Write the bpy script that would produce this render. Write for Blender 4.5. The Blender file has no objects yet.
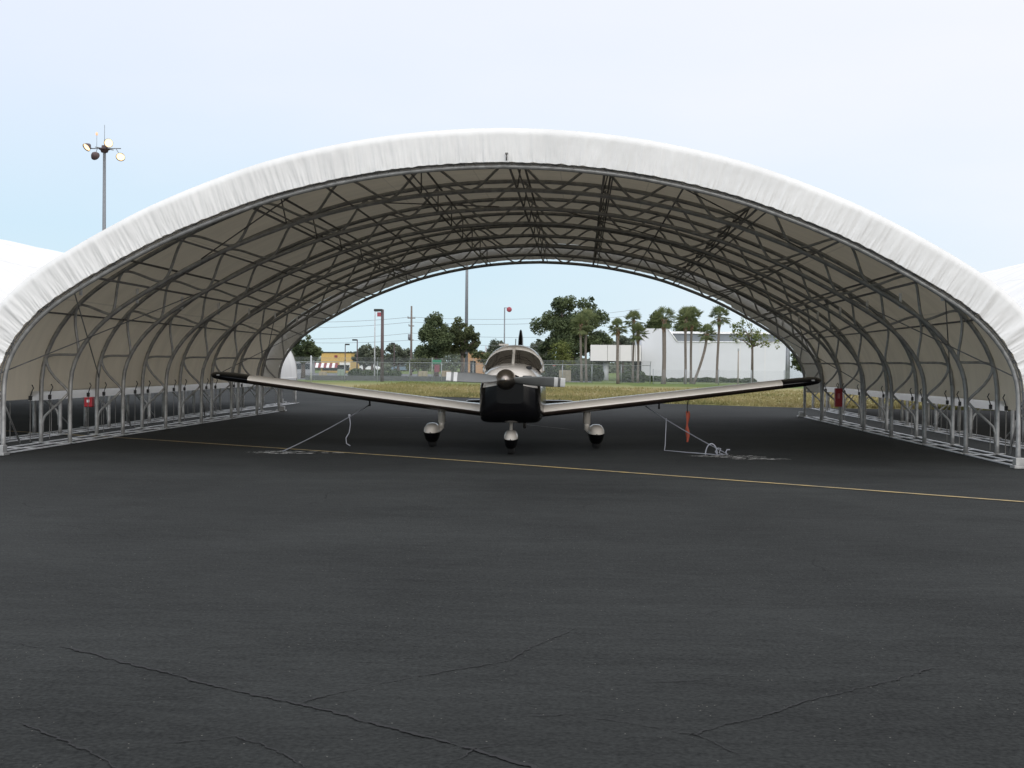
import bpy, bmesh, math, random
from mathutils import Vector, Matrix, noise
R=math.radians; PI=math.pi
rnd=random.Random(7)
S=bpy.context.scene
C=bpy.data.collections.new('scene'); S.collection.children.link(C)
# ------------------------------------------------------------------ camera
EYE=1.52; F_PX=1300.0
yaw,pit,rol=5.23827927e-02,1.49997808e-02,8.93200978e-03
Fv=Vector((-math.sin(yaw)*math.cos(pit),math.cos(yaw)*math.cos(pit),-math.sin(pit)))
r0=Vector((math.cos(yaw),math.sin(yaw),0)); u0=r0.cross(Fv)
Rv=r0*math.cos(rol)+u0*math.sin(rol); Uv=Rv.cross(Fv)
cd=bpy.data.cameras.new('camera'); cam=bpy.data.objects.new('camera',cd); C.objects.link(cam)
cam.matrix_world=Matrix(((Rv.x,Uv.x,-Fv.x,0),(Rv.y,Uv.y,-Fv.y,0),(Rv.z,Uv.z,-Fv.z,EYE),(0,0,0,1)))
cd.sensor_width=36; cd.lens=F_PX/1024*36; cd.clip_end=9000; cd.clip_start=.1
S.camera=cam
def at(px,py,Y):
    d=Fv+Rv*((px-512)/F_PX)-Uv*((py-384)/F_PX); t=Y/d.y
    return Vector((d.x*t,Y,EYE+d.z*t))
def gnd(px,py):
    d=Fv+Rv*((px-512)/F_PX)-Uv*((py-384)/F_PX); t=-EYE/d.z
    return Vector((d.x*t,d.y*t,0))
def ppm(Y): return F_PX/Y
# ------------------------------------------------------------------ materials
def newmat(name):
    m=bpy.data.materials.new(name); m.use_nodes=True
    nt=m.node_tree; return m,nt,nt.nodes['Principled BSDF']
def setc(i,c): i.default_value=(*c,1)
def mat(name,col,rough=.6,metal=0,var=.12,scale=6,bump=0,bscale=60,coords='Object',spec=.5,col2=None,coat=0,stretch=None):
    m,nt,b=newmat(name); N=nt.nodes; L=nt.links
    b.inputs['Roughness'].default_value=rough; b.inputs['Metallic'].default_value=metal
    b.inputs['Specular IOR Level'].default_value=spec; b.inputs['Coat Weight'].default_value=coat
    tc=N.new('ShaderNodeTexCoord'); src=tc.outputs[coords]
    if stretch:
        mp=N.new('ShaderNodeMapping'); mp.inputs['Scale'].default_value=stretch; L.new(src,mp.inputs[0]); src=mp.outputs[0]
    nz=N.new('ShaderNodeTexNoise'); nz.inputs['Scale'].default_value=scale; nz.inputs['Detail'].default_value=5
    L.new(src,nz.inputs['Vector'])
    rp=N.new('ShaderNodeValToRGB'); L.new(nz.outputs['Fac'],rp.inputs[0])
    c2=col2 or tuple(min(1,c*(1+var)) for c in col); c1=col if col2 else tuple(c*(1-var) for c in col)
    rp.color_ramp.elements[0].position=.32; rp.color_ramp.elements[1].position=.68
    rp.color_ramp.elements[0].color=(*c1,1); rp.color_ramp.elements[1].color=(*c2,1)
    L.new(rp.outputs[0],b.inputs['Base Color'])
    if bump:
        n2=N.new('ShaderNodeTexNoise'); n2.inputs['Scale'].default_value=bscale; n2.inputs['Detail'].default_value=4
        L.new(src,n2.inputs['Vector'])
        bp=N.new('ShaderNodeBump'); bp.inputs['Strength'].default_value=bump; bp.inputs['Distance'].default_value=.02
        L.new(n2.outputs['Fac'],bp.inputs['Height']); L.new(bp.outputs[0],b.inputs['Normal'])
    return m
M={}
M['galv']=mat('galvanised_steel',(.33,.33,.32),.45,.45,.2,9)
M['galv_dark']=mat('weathered_steel',(.15,.145,.135),.55,.35,.2,9)
M['rail']=mat('base_rail_steel',(.55,.56,.57),.5,.2,.15,7)
M['band']=mat('pale_band',(.72,.72,.72),.5,.1,.1,5)
M['strap']=mat('black_strap',(.03,.03,.03),.8)
M['cable']=mat('steel_cable',(.2,.2,.2),.5,.5)
M['white_paint']=mat('aircraft_white_paint',(.60,.56,.50),.25,0,.04,3,coat=.4)
M['black_paint']=mat('aircraft_black_paint',(.003,.003,.0035),.18,0,.1,3,spec=.2,coat=0)
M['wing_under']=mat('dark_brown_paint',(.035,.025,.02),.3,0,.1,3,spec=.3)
M['chrome']=mat('polished_spinner',(.34,.30,.26),.3,1,.05,3)
M['prop']=mat('propeller_grey',(.15,.155,.15),.5,.2,.1,5)
M['tipwhite']=mat('propeller_tip_white',(.62,.62,.60),.5)
M['tyre']=mat('tyre_rubber',(.012,.012,.012),.8)
M['dark_hole']=mat('intake_dark',(.008,.008,.008),.8)
M['seat']=mat('tan_seat',(.10,.075,.055),.8)
M['rope']=mat('pale_rope',(.27,.28,.31),.85)
M['rope_dark']=mat('weathered_rope',(.16,.17,.19),.85)
M['red']=mat('red_box_paint',(.35,.012,.02),.45)
M['flag']=mat('faded_red_ribbon',(.27,.055,.03),.8)
M['yellow_line']=mat('worn_yellow_paint',(.42,.30,.11),.75,0,.3,5,col2=(.2,.17,.11))
M['crack']=mat('crack_dark',(.008,.008,.008),.95)
M['concrete']=mat('pale_concrete',(.14,.14,.14),.9,0,.3,3,bump=.3,col2=(.26,.26,.25))
M['bwall']=mat('white_building_wall',(.62,.63,.66),.75,0,.03,.6)
M['bpanel']=mat('pale_grey_panel',(.72,.70,.68),.7,0,.03,.5)
M['broof']=mat('grey_roof_panel',(.17,.19,.20),.8,0,.08,1)
M['btrim']=mat('bright_white_trim',(.8,.8,.8),.6)
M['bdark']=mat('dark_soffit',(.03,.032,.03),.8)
M['mast']=mat('mast_steel',(.20,.21,.22),.5,.3)
M['pole_dark']=mat('dark_brown_pole',(.09,.06,.06),.6)
M['pole_white']=mat('pale_pole',(.45,.46,.47),.6)
M['wood']=mat('utility_pole_wood',(.17,.14,.12),.85)
M['fence_post']=mat('fence_steel',(.30,.32,.33),.5,.3)
M['yellow_wall']=mat('yellow_stucco',(.55,.37,.13),.8)
M['orange_wall']=mat('orange_stucco',(.45,.27,.14),.8)
M['pink_wall']=mat('pink_stucco',(.45,.30,.26),.8)
M['glass_dark']=mat('dark_window',(.02,.025,.03),.1)
M['awning_red']=mat('awning_red',(.22,.05,.06),.8)
M['box_tan']=mat('utility_tan',(.30,.26,.18),.7)
M['box_green']=mat('utility_green',(.22,.28,.22),.7)
M['sign_green']=mat('sign_green',(.02,.20,.11),.5)
M['maroon']=mat('maroon_board',(.18,.04,.06),.6)
M['car_white']=mat('car_white',(.75,.76,.78),.25,coat=.5)
M['car_blue']=mat('car_bluegrey',(.14,.2,.26),.25,coat=.5)
M['car_red']=mat('car_red',(.3,.03,.03),.25,coat=.5)
M['trunk']=mat('tree_bark',(.10,.08,.065),.9,0,.25,8)
M['palm_trunk']=mat('palm_trunk',(.17,.145,.125),.9,0,.3,6,stretch=(1,1,6))
M['palm_boot']=mat('palm_boots',(.22,.14,.09),.9,0,.3,9)
M['lowwall']=mat('low_dark_wall',(.085,.09,.09),.85)
def leafmat(name,a,b,scale=.5):
    m,nt,p=newmat(name); N=nt.nodes;L=nt.links
    g=N.new('ShaderNodeNewGeometry'); n=N.new('ShaderNodeTexNoise'); n.inputs['Scale'].default_value=scale; n.inputs['Detail'].default_value=3
    L.new(g.outputs['Position'],n.inputs['Vector'])
    ad=N.new('ShaderNodeMath'); ad.operation='MULTIPLY_ADD'; ad.inputs[1].default_value=.35; L.new(g.outputs['Random Per Island'],ad.inputs[0]); L.new(n.outputs['Fac'],ad.inputs[2])
    r=N.new('ShaderNodeValToRGB'); r.color_ramp.elements[0].position=.45; r.color_ramp.elements[1].position=.85
    r.color_ramp.elements[0].color=(*a,1); r.color_ramp.elements[1].color=(*b,1)
    L.new(ad.outputs[0],r.inputs[0]); L.new(r.outputs[0],p.inputs['Base Color']); p.inputs['Roughness'].default_value=.75
    p.inputs['Specular IOR Level'].default_value=.2
    tr=N.new('ShaderNodeBsdfTranslucent'); L.new(r.outputs[0],tr.inputs[0]); mx=N.new('ShaderNodeMixShader'); mx.inputs[0].default_value=.25
    L.new(p.outputs[0],mx.inputs[1]); L.new(tr.outputs[0],mx.inputs[2]); L.new(mx.outputs[0],N['Material Output'].inputs[0])
    return m
M['leaf_oak']=leafmat('oak_leaves',(.045,.065,.035),(.125,.155,.07))
M['leaf_mid']=leafmat('mid_leaves',(.05,.065,.035),(.13,.15,.065))
M['leaf_far']=leafmat('far_leaves_hazed',(.09,.11,.085),(.17,.19,.13),.3)  # distance haze is put into these paler, greyer leaf colours
M['leaf_light']=leafmat('light_leaves',(.08,.11,.03),(.20,.22,.07))
M['leaf_palm']=leafmat('palm_leaves',(.09,.12,.055),(.21,.235,.11),1.2)
M['leaf_shrub']=leafmat('shrub_leaves',(.035,.055,.03),(.08,.11,.05),.8)
# fabric of the cover: woven cloth, a little light comes through
def fabric(name,col,trans):
    m,nt,p=newmat(name); N=nt.nodes;L=nt.links
    tc=N.new('ShaderNodeTexCoord'); n=N.new('ShaderNodeTexNoise'); n.inputs['Scale'].default_value=.9; n.inputs['Detail'].default_value=6
    L.new(tc.outputs['Object'],n.inputs['Vector'])
    r=N.new('ShaderNodeValToRGB'); r.color_ramp.elements[0].color=(*[c*.88 for c in col],1); r.color_ramp.elements[1].color=(*col,1)
    r.color_ramp.elements[0].position=.3; r.color_ramp.elements[1].position=.65
    L.new(n.outputs['Fac'],r.inputs[0]); L.new(r.outputs[0],p.inputs['Base Color']); p.inputs['Roughness'].default_value=.65
    p.inputs['Specular IOR Level'].default_value=.3
    n2=N.new('ShaderNodeTexNoise'); n2.inputs['Scale'].default_value=2.2; n2.inputs['Detail'].default_value=3
    L.new(tc.outputs['Object'],n2.inputs['Vector'])
    bp=N.new('ShaderNodeBump'); bp.inputs['Strength'].default_value=.35; bp.inputs['Distance'].default_value=.05
    L.new(n2.outputs['Fac'],bp.inputs['Height']); L.new(bp.outputs[0],p.inputs['Normal'])
    tr=N.new('ShaderNodeBsdfTranslucent'); setc(tr.inputs[0],(.62,.50,.36)); mx=N.new('ShaderNodeMixShader'); mx.inputs[0].default_value=trans
    L.new(p.outputs[0],mx.inputs[1]); L.new(tr.outputs[0],mx.inputs[2]); L.new(mx.outputs[0],N['Material Output'].inputs[0])
    return m
M['cover']=fabric('cover_fabric',(.80,.79,.76),.05)
M['valance']=fabric('valance_fabric',(.78,.775,.745),.03)
def liner():   # cover is white outside and grey-beige inside
    m,nt,p=newmat('cover_two_sided'); N=nt.nodes;L=nt.links
    tc=N.new('ShaderNodeTexCoord'); n=N.new('ShaderNodeTexNoise'); n.inputs['Scale'].default_value=.7; n.inputs['Detail'].default_value=6
    L.new(tc.outputs['Object'],n.inputs['Vector'])
    r=N.new('ShaderNodeValToRGB'); r.color_ramp.elements[0].color=(.77,.69,.555,1); r.color_ramp.elements[1].color=(.88,.795,.645,1)
    r.color_ramp.elements[0].position=.3; r.color_ramp.elements[1].position=.7
    L.new(n.outputs['Fac'],r.inputs[0])
    # welded seams run along the hangar, one every panel width; streaks of grime run down the cloth
    at_=N.new('ShaderNodeAttribute'); at_.attribute_name='arc'
    def mt(op,x,y=None):
        q=N.new('ShaderNodeMath'); q.operation=op
        for k_,v in enumerate((x,y)):
            if v is None: continue
            if isinstance(v,(int,float)): q.inputs[k_].default_value=v
            else: L.new(v,q.inputs[k_])
        return q.outputs[0]
    seam=mt('LESS_THAN',mt('FRACT',mt('MULTIPLY',at_.outputs['Fac'],1/1.83)),.016)
    mp=N.new('ShaderNodeMapping'); mp.inputs['Scale'].default_value=(.5,2.6,.5); L.new(tc.outputs['Object'],mp.inputs[0])
    n3=N.new('ShaderNodeTexNoise'); n3.inputs['Scale'].default_value=1.1; n3.inputs['Detail'].default_value=7; L.new(mp.outputs[0],n3.inputs['Vector'])
    dirt=N.new('ShaderNodeMapRange'); L.new(n3.outputs['Fac'],dirt.inputs[0]); dirt.inputs['From Min'].default_value=.35; dirt.inputs['From Max'].default_value=.6; dirt.inputs['To Min'].default_value=.90; dirt.inputs['To Max'].default_value=1
    fac=mt('MULTIPLY',dirt.outputs[0],mt('SUBTRACT',1,mt('MULTIPLY',seam,.16)))
    g=N.new('ShaderNodeNewGeometry'); mix0=N.new('ShaderNodeMix'); mix0.data_type='RGBA'
    L.new(g.outputs['Backfacing'],mix0.inputs['Factor']); mix0.inputs['A'].default_value=(.80,.795,.765,1); L.new(r.outputs[0],mix0.inputs['B'])
    mix=N.new('ShaderNodeMix'); mix.data_type='RGBA'; mix.blend_type='MULTIPLY'; mix.inputs['Factor'].default_value=1
    L.new(mix0.outputs['Result'],mix.inputs['A']); L.new(fac,mix.inputs['B'])
    L.new(mix.outputs['Result'],p.inputs['Base Color']); p.inputs['Roughness'].default_value=.6; p.inputs['Specular IOR Level'].default_value=.3
    n2=N.new('ShaderNodeTexNoise'); n2.inputs['Scale'].default_value=1.6; n2.inputs['Detail'].default_value=4
    L.new(tc.outputs['Object'],n2.inputs['Vector'])
    bp=N.new('ShaderNodeBump'); bp.inputs['Strength'].default_value=.3; bp.inputs['Distance'].default_value=.06
    L.new(n2.outputs['Fac'],bp.inputs['Height']); L.new(bp.outputs[0],p.inputs['Normal'])
    tr=N.new('ShaderNodeBsdfTranslucent'); setc(tr.inputs[0],(.60,.54,.41)); mx=N.new('ShaderNodeMixShader'); mx.inputs[0].default_value=.09
    L.new(p.outputs[0],mx.inputs[1]); L.new(tr.outputs[0],mx.inputs[2]); L.new(mx.outputs[0],N['Material Output'].inputs[0])
    return m
M['liner']=liner()
M['band']=fabric('pale_band_cloth',(.85,.85,.84),.5); M['band'].node_tree.nodes['Translucent BSDF'].inputs[0].default_value=(.85,.85,.84,1)
# asphalt
def asphalt():
    m,nt,p=newmat('sealed_asphalt'); N=nt.nodes;L=nt.links
    tc=N.new('ShaderNodeTexCoord')
    def nz(scale,det,st=None,dis=0):
        n=N.new('ShaderNodeTexNoise'); n.inputs['Scale'].default_value=scale; n.inputs['Detail'].default_value=det; n.inputs['Distortion'].default_value=dis
        if st:
            mp=N.new('ShaderNodeMapping'); mp.inputs['Scale'].default_value=st; mp.inputs['Rotation'].default_value=(0,0,R(33)); L.new(tc.outputs['Object'],mp.inputs[0]); L.new(mp.outputs[0],n.inputs['Vector'])
        else: L.new(tc.outputs['Object'],n.inputs['Vector'])
        return n.outputs['Fac']
    a=nz(.35,6,None,.5); b_=nz(1.3,8,(.25,2.2,1)); c=nz(45,8); d=nz(9,8,(.35,1.6,1))
    def ma(op,x,y):
        q=N.new('ShaderNodeMath'); q.operation=op
        for i,v in enumerate((x,y)):
            if isinstance(v,(int,float)): q.inputs[i].default_value=v
            else: L.new(v,q.inputs[i])
        return q.outputs[0]
    s=ma('ADD',ma('ADD',ma('MULTIPLY',a,.4),ma('MULTIPLY',b_,.25)),ma('ADD',ma('MULTIPLY',c,.70),ma('MULTIPLY',d,.3)))
    r=N.new('ShaderNodeValToRGB'); r.color_ramp.elements[0].position=.62; r.color_ramp.elements[1].position=1.0
    r.color_ramp.elements[0].color=(.0073,.0081,.0076,1); r.color_ramp.elements[1].color=(.0328,.0350,.0330,1)
    L.new(s,r.inputs[0])
    # hairline crazing in places
    wv=N.new('ShaderNodeTexNoise'); wv.inputs['Scale'].default_value=1.1; wv.inputs['Detail'].default_value=6; L.new(tc.outputs['Object'],wv.inputs['Vector'])
    vm=N.new('ShaderNodeVectorMath'); vm.operation='MULTIPLY_ADD'; L.new(wv.outputs['Color'],vm.inputs[0]); vm.inputs[1].default_value=(.5,.5,0); L.new(tc.outputs['Object'],vm.inputs[2])
    ve=N.new('ShaderNodeTexVoronoi'); ve.feature='DISTANCE_TO_EDGE'; ve.inputs['Scale'].default_value=.42; L.new(vm.outputs[0],ve.inputs['Vector'])
    msk=nz(.55,3)
    hair=ma('MULTIPLY',ma('LESS_THAN',ve.outputs['Distance'],.0035),ma('GREATER_THAN',msk,.60))
    # broad worn and oil-darkened areas
    big=nz(.13,5,(.6,1.6,1),.8)
    wr=N.new('ShaderNodeMapRange'); L.new(big,wr.inputs[0]); wr.inputs['From Min'].default_value=.3; wr.inputs['From Max'].default_value=.7; wr.inputs['To Min'].default_value=.80; wr.inputs['To Max'].default_value=1.18
    r0_=r; dk=N.new('ShaderNodeMix'); dk.data_type='RGBA'; dk.blend_type='MULTIPLY'; dk.inputs['Factor'].default_value=1
    L.new(r.outputs[0],dk.inputs['A']); L.new(ma('MULTIPLY',wr.outputs[0],ma('SUBTRACT',1,ma('MULTIPLY',hair,.4))),dk.inputs['B'])
    # pale grit: rare bright stones
    v=N.new('ShaderNodeTexVoronoi'); v.inputs['Scale'].default_value=55; L.new(tc.outputs['Object'],v.inputs['Vector'])
    sp=N.new('ShaderNodeSeparateColor'); L.new(v.outputs['Color'],sp.inputs[0])
    g=ma('MULTIPLY',ma('GREATER_THAN',sp.outputs[0],.985),ma('LESS_THAN',v.outputs['Distance'],.22))
    mx=N.new('ShaderNodeMix'); mx.data_type='RGBA'; L.new(g,mx.inputs['Factor']); L.new(dk.outputs['Result'],mx.inputs['A']); mx.inputs['B'].default_value=(.13,.125,.11,1)
    L.new(mx.outputs['Result'],p.inputs['Base Color'])
    rr=N.new('ShaderNodeMapRange'); L.new(b_,rr.inputs[0]); rr.inputs['To Min'].default_value=.85; rr.inputs['To Max'].default_value=.97
    L.new(rr.outputs[0],p.inputs['Roughness']); p.inputs['Specular IOR Level'].default_value=.15
    bp=N.new('ShaderNodeBump'); bp.inputs['Strength'].default_value=.6; bp.inputs['Distance'].default_value=.006; L.new(ma('ADD',ma('ADD',c,ma('MULTIPLY',d,.5)),ma('MULTIPLY',hair,-2)),bp.inputs['Height']); L.new(bp.outputs[0],p.inputs['Normal'])
    return m
M['asphalt']=asphalt()
def grassmat(name,a,b,c):
    m,nt,p=newmat(name); N=nt.nodes;L=nt.links
    tc=N.new('ShaderNodeTexCoord'); n=N.new('ShaderNodeTexNoise'); n.inputs['Scale'].default_value=.16; n.inputs['Detail'].default_value=9; n.inputs['Roughness'].default_value=.7
    mp=N.new('ShaderNodeMapping'); mp.inputs['Scale'].default_value=(1,.45,1); L.new(tc.outputs['Object'],mp.inputs[0]); L.new(mp.outputs[0],n.inputs['Vector'])
    r=N.new('ShaderNodeValToRGB'); e=r.color_ramp.elements; e[0].position=.36; e[0].color=(*a,1); e[1].position=.64; e[1].color=(*c,1)
    x=e.new(.5); x.color=(*b,1); L.new(n.outputs['Fac'],r.inputs[0])
    sy=N.new('ShaderNodeSeparateXYZ'); L.new(tc.outputs['Object'],sy.inputs[0]); ad=N.new('ShaderNodeMath'); ad.operation='MULTIPLY_ADD'; L.new(n.outputs['Fac'],ad.inputs[0]); ad.inputs[1].default_value=26; L.new(sy.outputs[1],ad.inputs[2])
    mr=N.new('ShaderNodeMapRange'); L.new(ad.outputs[0],mr.inputs[0]); mr.inputs['From Min'].default_value=98; mr.inputs['From Max'].default_value=116; mr.inputs['To Max'].default_value=.75
    gm=N.new('ShaderNodeMix'); gm.data_type='RGBA'; L.new(mr.outputs[0],gm.inputs['Factor']); L.new(r.outputs[0],gm.inputs['A']); gm.inputs['B'].default_value=(.12,.16,.05,1); L.new(gm.outputs['Result'],p.inputs['Base Color']); p.inputs['Roughness'].default_value=.9
    p.inputs['Specular IOR Level'].default_value=.1
    return m
M['grass_dry']=grassmat('dry_grass',(.15,.15,.06),(.25,.22,.10),(.30,.25,.14))
M['grass_green']=grassmat('green_lawn',(.05,.075,.02),(.075,.11,.03),(.11,.13,.045))
# ------------------------------------------------------------------ mesh builder
class MB:
    def __init__(s): s.v=[]; s.f=[]; s.mi=[]; s.sm=[]
    def add(s,vs,fs,mi=0,smooth=False):
        o=len(s.v); s.v+= [tuple(v) for v in vs]; s.f+=[tuple(i+o for i in f) for f in fs]; s.mi+=[mi]*len(fs); s.sm+=[smooth]*len(fs)
    def box(s,lo,hi,mi=0,bev=0):
        x0,y0,z0=lo; x1,y1,z1=hi
        s.add([(x0,y0,z0),(x1,y0,z0),(x1,y1,z0),(x0,y1,z0),(x0,y0,z1),(x1,y0,z1),(x1,y1,z1),(x0,y1,z1)],
              [(0,3,2,1),(4,5,6,7),(0,1,5,4),(1,2,6,5),(2,3,7,6),(3,0,4,7)],mi)
    def tube(s,pts,r,n=6,mi=0,r2=None,caps=True,smooth=True):
        pts=[Vector(p) for p in pts]; rings=[]
        t0=(pts[1]-pts[0]).normalized(); up=Vector((0,0,1)) if abs(t0.z)<.9 else Vector((1,0,0))
        a=t0.cross(up).normalized(); K=len(pts)
        vs=[]; 
        for i,p in enumerate(pts):
            if i==0: t=t0
            elif i==K-1: t=(pts[i]-pts[i-1]).normalized()
            else: t=((pts[i+1]-pts[i]).normalized()+(pts[i]-pts[i-1]).normalized()).normalized()
            a=(a-t*a.dot(t)).normalized(); b=t.cross(a)
            if isinstance(r,(list,tuple)): rr=r[i]
            else: rr=r if r2 is None else r+(r2-r)*i/(K-1)
            vs+=[p+a*(rr*math.cos(2*PI*k/n))+b*(rr*math.sin(2*PI*k/n)) for k in range(n)]
        fs=[(i*n+k,i*n+(k+1)%n,(i+1)*n+(k+1)%n,(i+1)*n+k) for i in range(K-1) for k in range(n)]
        s.add(vs,fs,mi,smooth)
        if caps:
            o=len(s.v)-len(vs); s.f+=[tuple(o+k for k in reversed(range(n))),tuple(o+(K-1)*n+k for k in range(n))]; s.mi+=[mi,mi]; s.sm+=[False,False]
    def cyl(s,a,b,r,n=12,mi=0,r2=None): s.tube([a,b],r,n,mi,r2)
    def lathe(s,org,axis,prof,n=20,mi=0):   # prof: (along, radius)
        axis=Vector(axis).normalized(); up=Vector((0,0,1)) if abs(axis.z)<.9 else Vector((1,0,0))
        a=axis.cross(up).normalized(); b=axis.cross(a); org=Vector(org); vs=[]
        for (t,r) in prof: vs+=[org+axis*t+a*(max(r,1e-4)*math.cos(2*PI*k/n))+b*(max(r,1e-4)*math.sin(2*PI*k/n)) for k in range(n)]
        s.add(vs,[(i*n+k,i*n+(k+1)%n,(i+1)*n+(k+1)%n,(i+1)*n+k) for i in range(len(prof)-1) for k in range(n)],mi,True)
    def grid(s,rows,mi=0,smooth=True,closed=False,faces=None):
        n=len(rows[0]); vs=[p for r in rows for p in r]; fs=[]
        for i in range(len(rows)-1):
            for k in range(n if closed else n-1):
                if faces and not faces(i,k): continue
                fs.append((i*n+k,i*n+(k+1)%n,(i+1)*n+(k+1)%n,(i+1)*n+k))
        s.add(vs,fs,mi,smooth)
    def build(s,name,mats,parent=None,clean=False,bevel=0,solid=0,fixn=False,autos=False):
        me=bpy.data.meshes.new(name); me.from_pydata([tuple(v) for v in s.v],[],s.f)
        if not isinstance(mats,(list,tuple)): mats=[mats]
        for m in mats: me.materials.append(m)
        me.polygons.foreach_set('material_index',s.mi); me.polygons.foreach_set('use_smooth',s.sm); me.update()
        if clean or fixn or bevel:
            bm=bmesh.new(); bm.from_mesh(me)
            if clean:
                bmesh.ops.remove_doubles(bm,verts=bm.verts,dist=1e-4)
                loose=[v for v in bm.verts if not v.link_faces]; bmesh.ops.delete(bm,geom=loose,context='VERTS')
            if bevel: bmesh.ops.bevel(bm,geom=[e for e in bm.edges],offset=bevel,segments=2,affect='EDGES',profile=.6)
            if fixn: bmesh.ops.recalc_face_normals(bm,faces=bm.faces)
            bm.to_mesh(me); bm.free()
        o=bpy.data.objects.new(name,me); C.objects.link(o)
        if parent: o.parent=parent
        if solid:
            md=o.modifiers.new('thickness','SOLIDIFY'); md.thickness=solid; md.offset=0
        return o
def tag(o,label,cat,group=None):
    o['label']=label; o['category']=cat
    if group: o['group']=group
    return o
def thing(name,loc,label,cat,group=None,rz=0):
    o=bpy.data.objects.new(name,None); C.objects.link(o); o.location=loc; o.rotation_euler=(0,0,rz); o.empty_display_size=.3
    return tag(o,label,cat,group)
def struct(o): o['kind']='structure'; return o
def copy_tree(o,parent=None):
    c=o.copy(); C.objects.link(c); c.parent=parent
    for ch in [x for x in C.objects if x.parent==o]: copy_tree(ch,c)
    return c
# ------------------------------------------------------------------ ground
def sheet(name,pts,z,m):
    b=MB(); b.add([(x,y,z) for x,y in pts],[tuple(range(len(pts)))]); return struct(b.build(name,m))
sheet('ground',[(-4000,-4000),(4000,-4000),(4000,4000),(-4000,4000)],-.012,M['grass_green'])
gL=[(-300,135),(-40,125),(-23.5,104),(-12.6,68),(-8.54,61.4),(4.98,51.5),(8.16,49.2),(16,48),(60,40),(200,20)]
sheet('apron',[(-300,-200),(200,-200)]+gL[::-1],-.004,M['asphalt'])
def edgey(x):
    for (a,b) in zip(gL,gL[1:]):
        if a[0]<=x<=b[0]: return a[1]+(b[1]-a[1])*(x-a[0])/(b[0]-a[0])
# ragged dry grass strip: its near edge wanders over the asphalt
b=MB(); xs=[-120+.25*i for i in range(1000)]; lo=[];hi=[]
for x in xs:
    e=edgey(x)+.35*noise.noise((x*1.3,0,0))+.6*noise.noise((x*.25,3,0))
    far=104 if x<4 else max(104-(x-4)*3.0,e+2)
    if x>=4: far=max(96-0.2*(x-4),e+3)
    lo.append((x,e,.004)); hi.append((x,max(far,e+1),.004))
b.grid([lo,hi]); struct(b.build('grass_verge',M['grass_dry']))
# road beyond the fence
sheet('road',[(-300,116),(1,116),(1,190),(-300,190)],-.004,mat('pale_road',(.10,.105,.11),.9))
# grass blades on the verge edge: small tufts (uncountable)
b=MB(); r=random.Random(3)
for i in range(26000):
    x=r.uniform(-14,22); t=r.random()**1.6; y=edgey(x)+.2+t*34
    h=r.uniform(.04,.13)*(1 if r.random()<.85 else 1.8); a=r.uniform(0,PI); w=r.uniform(.03,.08)
    dx,dy=math.cos(a)*w,math.sin(a)*w; lx,ly=r.uniform(-.04,.04),r.uniform(-.04,.04)
    b.add([(x-dx,y-dy,0),(x+dx,y+dy,0),(x+lx,y+ly,h)],[(0,1,2)])
o=b.build('grass',M['grass_dry']); tag(o,'short dry yellow grass growing on the verge behind the hangar','grass'); o['kind']='stuff'
# painted line
pts=[gnd(-60,427),gnd(150,439.6),gnd(200,443),gnd(300,449.7),gnd(400,456.3),gnd(500,463.4),gnd(612,471.5),gnd(800,485.3),gnd(1024,502),gnd(1150,511.4)]
def strip(pts,w,z,jit=0,seed=1,step=.1,fade=0):
    rr=random.Random(seed); P=[]
    for a,b_ in zip(pts,pts[1:]):
        n=max(1,int((b_-a).length/step))
        for i in range(n): P.append(a.lerp(b_,i/n))
    P.append(pts[-1]); L=[];Q=[]
    for i,p in enumerate(P):
        t=(P[min(i+1,len(P)-1)]-P[max(i-1,0)]).normalized(); nn=Vector((-t.y,t.x,0))
        off=nn*(jit*noise.noise(p*2.1+Vector((seed,0,0)))+jit*.6*noise.noise(p*16+Vector((0,seed,0)))+jit*.4*noise.noise(p*45+Vector((0,seed,0))))
        ww=w*(1+(1.2*noise.noise(p*9)+.9*noise.noise(p*33) if jit else .08*noise.noise(p*20)))
        e=min(1,min(i,len(P)-1-i)/6+.15) if fade else 1
        L.append(p+off+nn*ww/2*e+Vector((0,0,z))); Q.append(p+off-nn*ww/2*e+Vector((0,0,z)))
    m=MB(); m.grid([Q,L],smooth=False); return m
struct(strip(pts,.095,.004,0,2,.05).build('painted_line',M['yellow_line']))
cr=[([(60,646),(100,655),(200,681),(300,705),(420,735),(540,768),(600,786)],.022),
    ([(296,703),(330,693),(380,683),(440,672),(512,660),(540,642),(575,627)],.010),
    ([(20,722),(45,732),(75,745),(100,757),(125,770)],.012),([(165,742),(235,736),(270,748),(310,770)],.009),
    ([(440,768),(475,748),(505,742)],.008),([(690,735),(760,716),(820,697),(880,683),(945,664)],.011),
    ([(640,682),(690,680),(728,673)],.006),([(700,617),(735,603)],.006),([(0,640),(40,648)],.006),([(512,717),(565,714),(620,722),(700,735),(740,755)],.006)]
for k,(pl,w) in enumerate(cr):
    struct(strip([gnd(*q) for q in pl],w*.8,.001,.028,k+3,.012,1).build('pavement_crack',M['crack']))
pm,nt,p_=newmat('worn_concrete'); N=nt.nodes; L=nt.links
tc=N.new('ShaderNodeTexCoord'); n1=N.new('ShaderNodeTexNoise'); n1.inputs['Scale'].default_value=7; n1.inputs['Detail'].default_value=8; n1.inputs['Roughness'].default_value=.7; L.new(tc.outputs['Object'],n1.inputs['Vector'])
r1=N.new('ShaderNodeValToRGB'); r1.color_ramp.elements[0].position=.47; r1.color_ramp.elements[1].position=.53; L.new(n1.outputs['Fac'],r1.inputs[0]); L.new(r1.outputs[0],p_.inputs['Alpha'])
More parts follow.
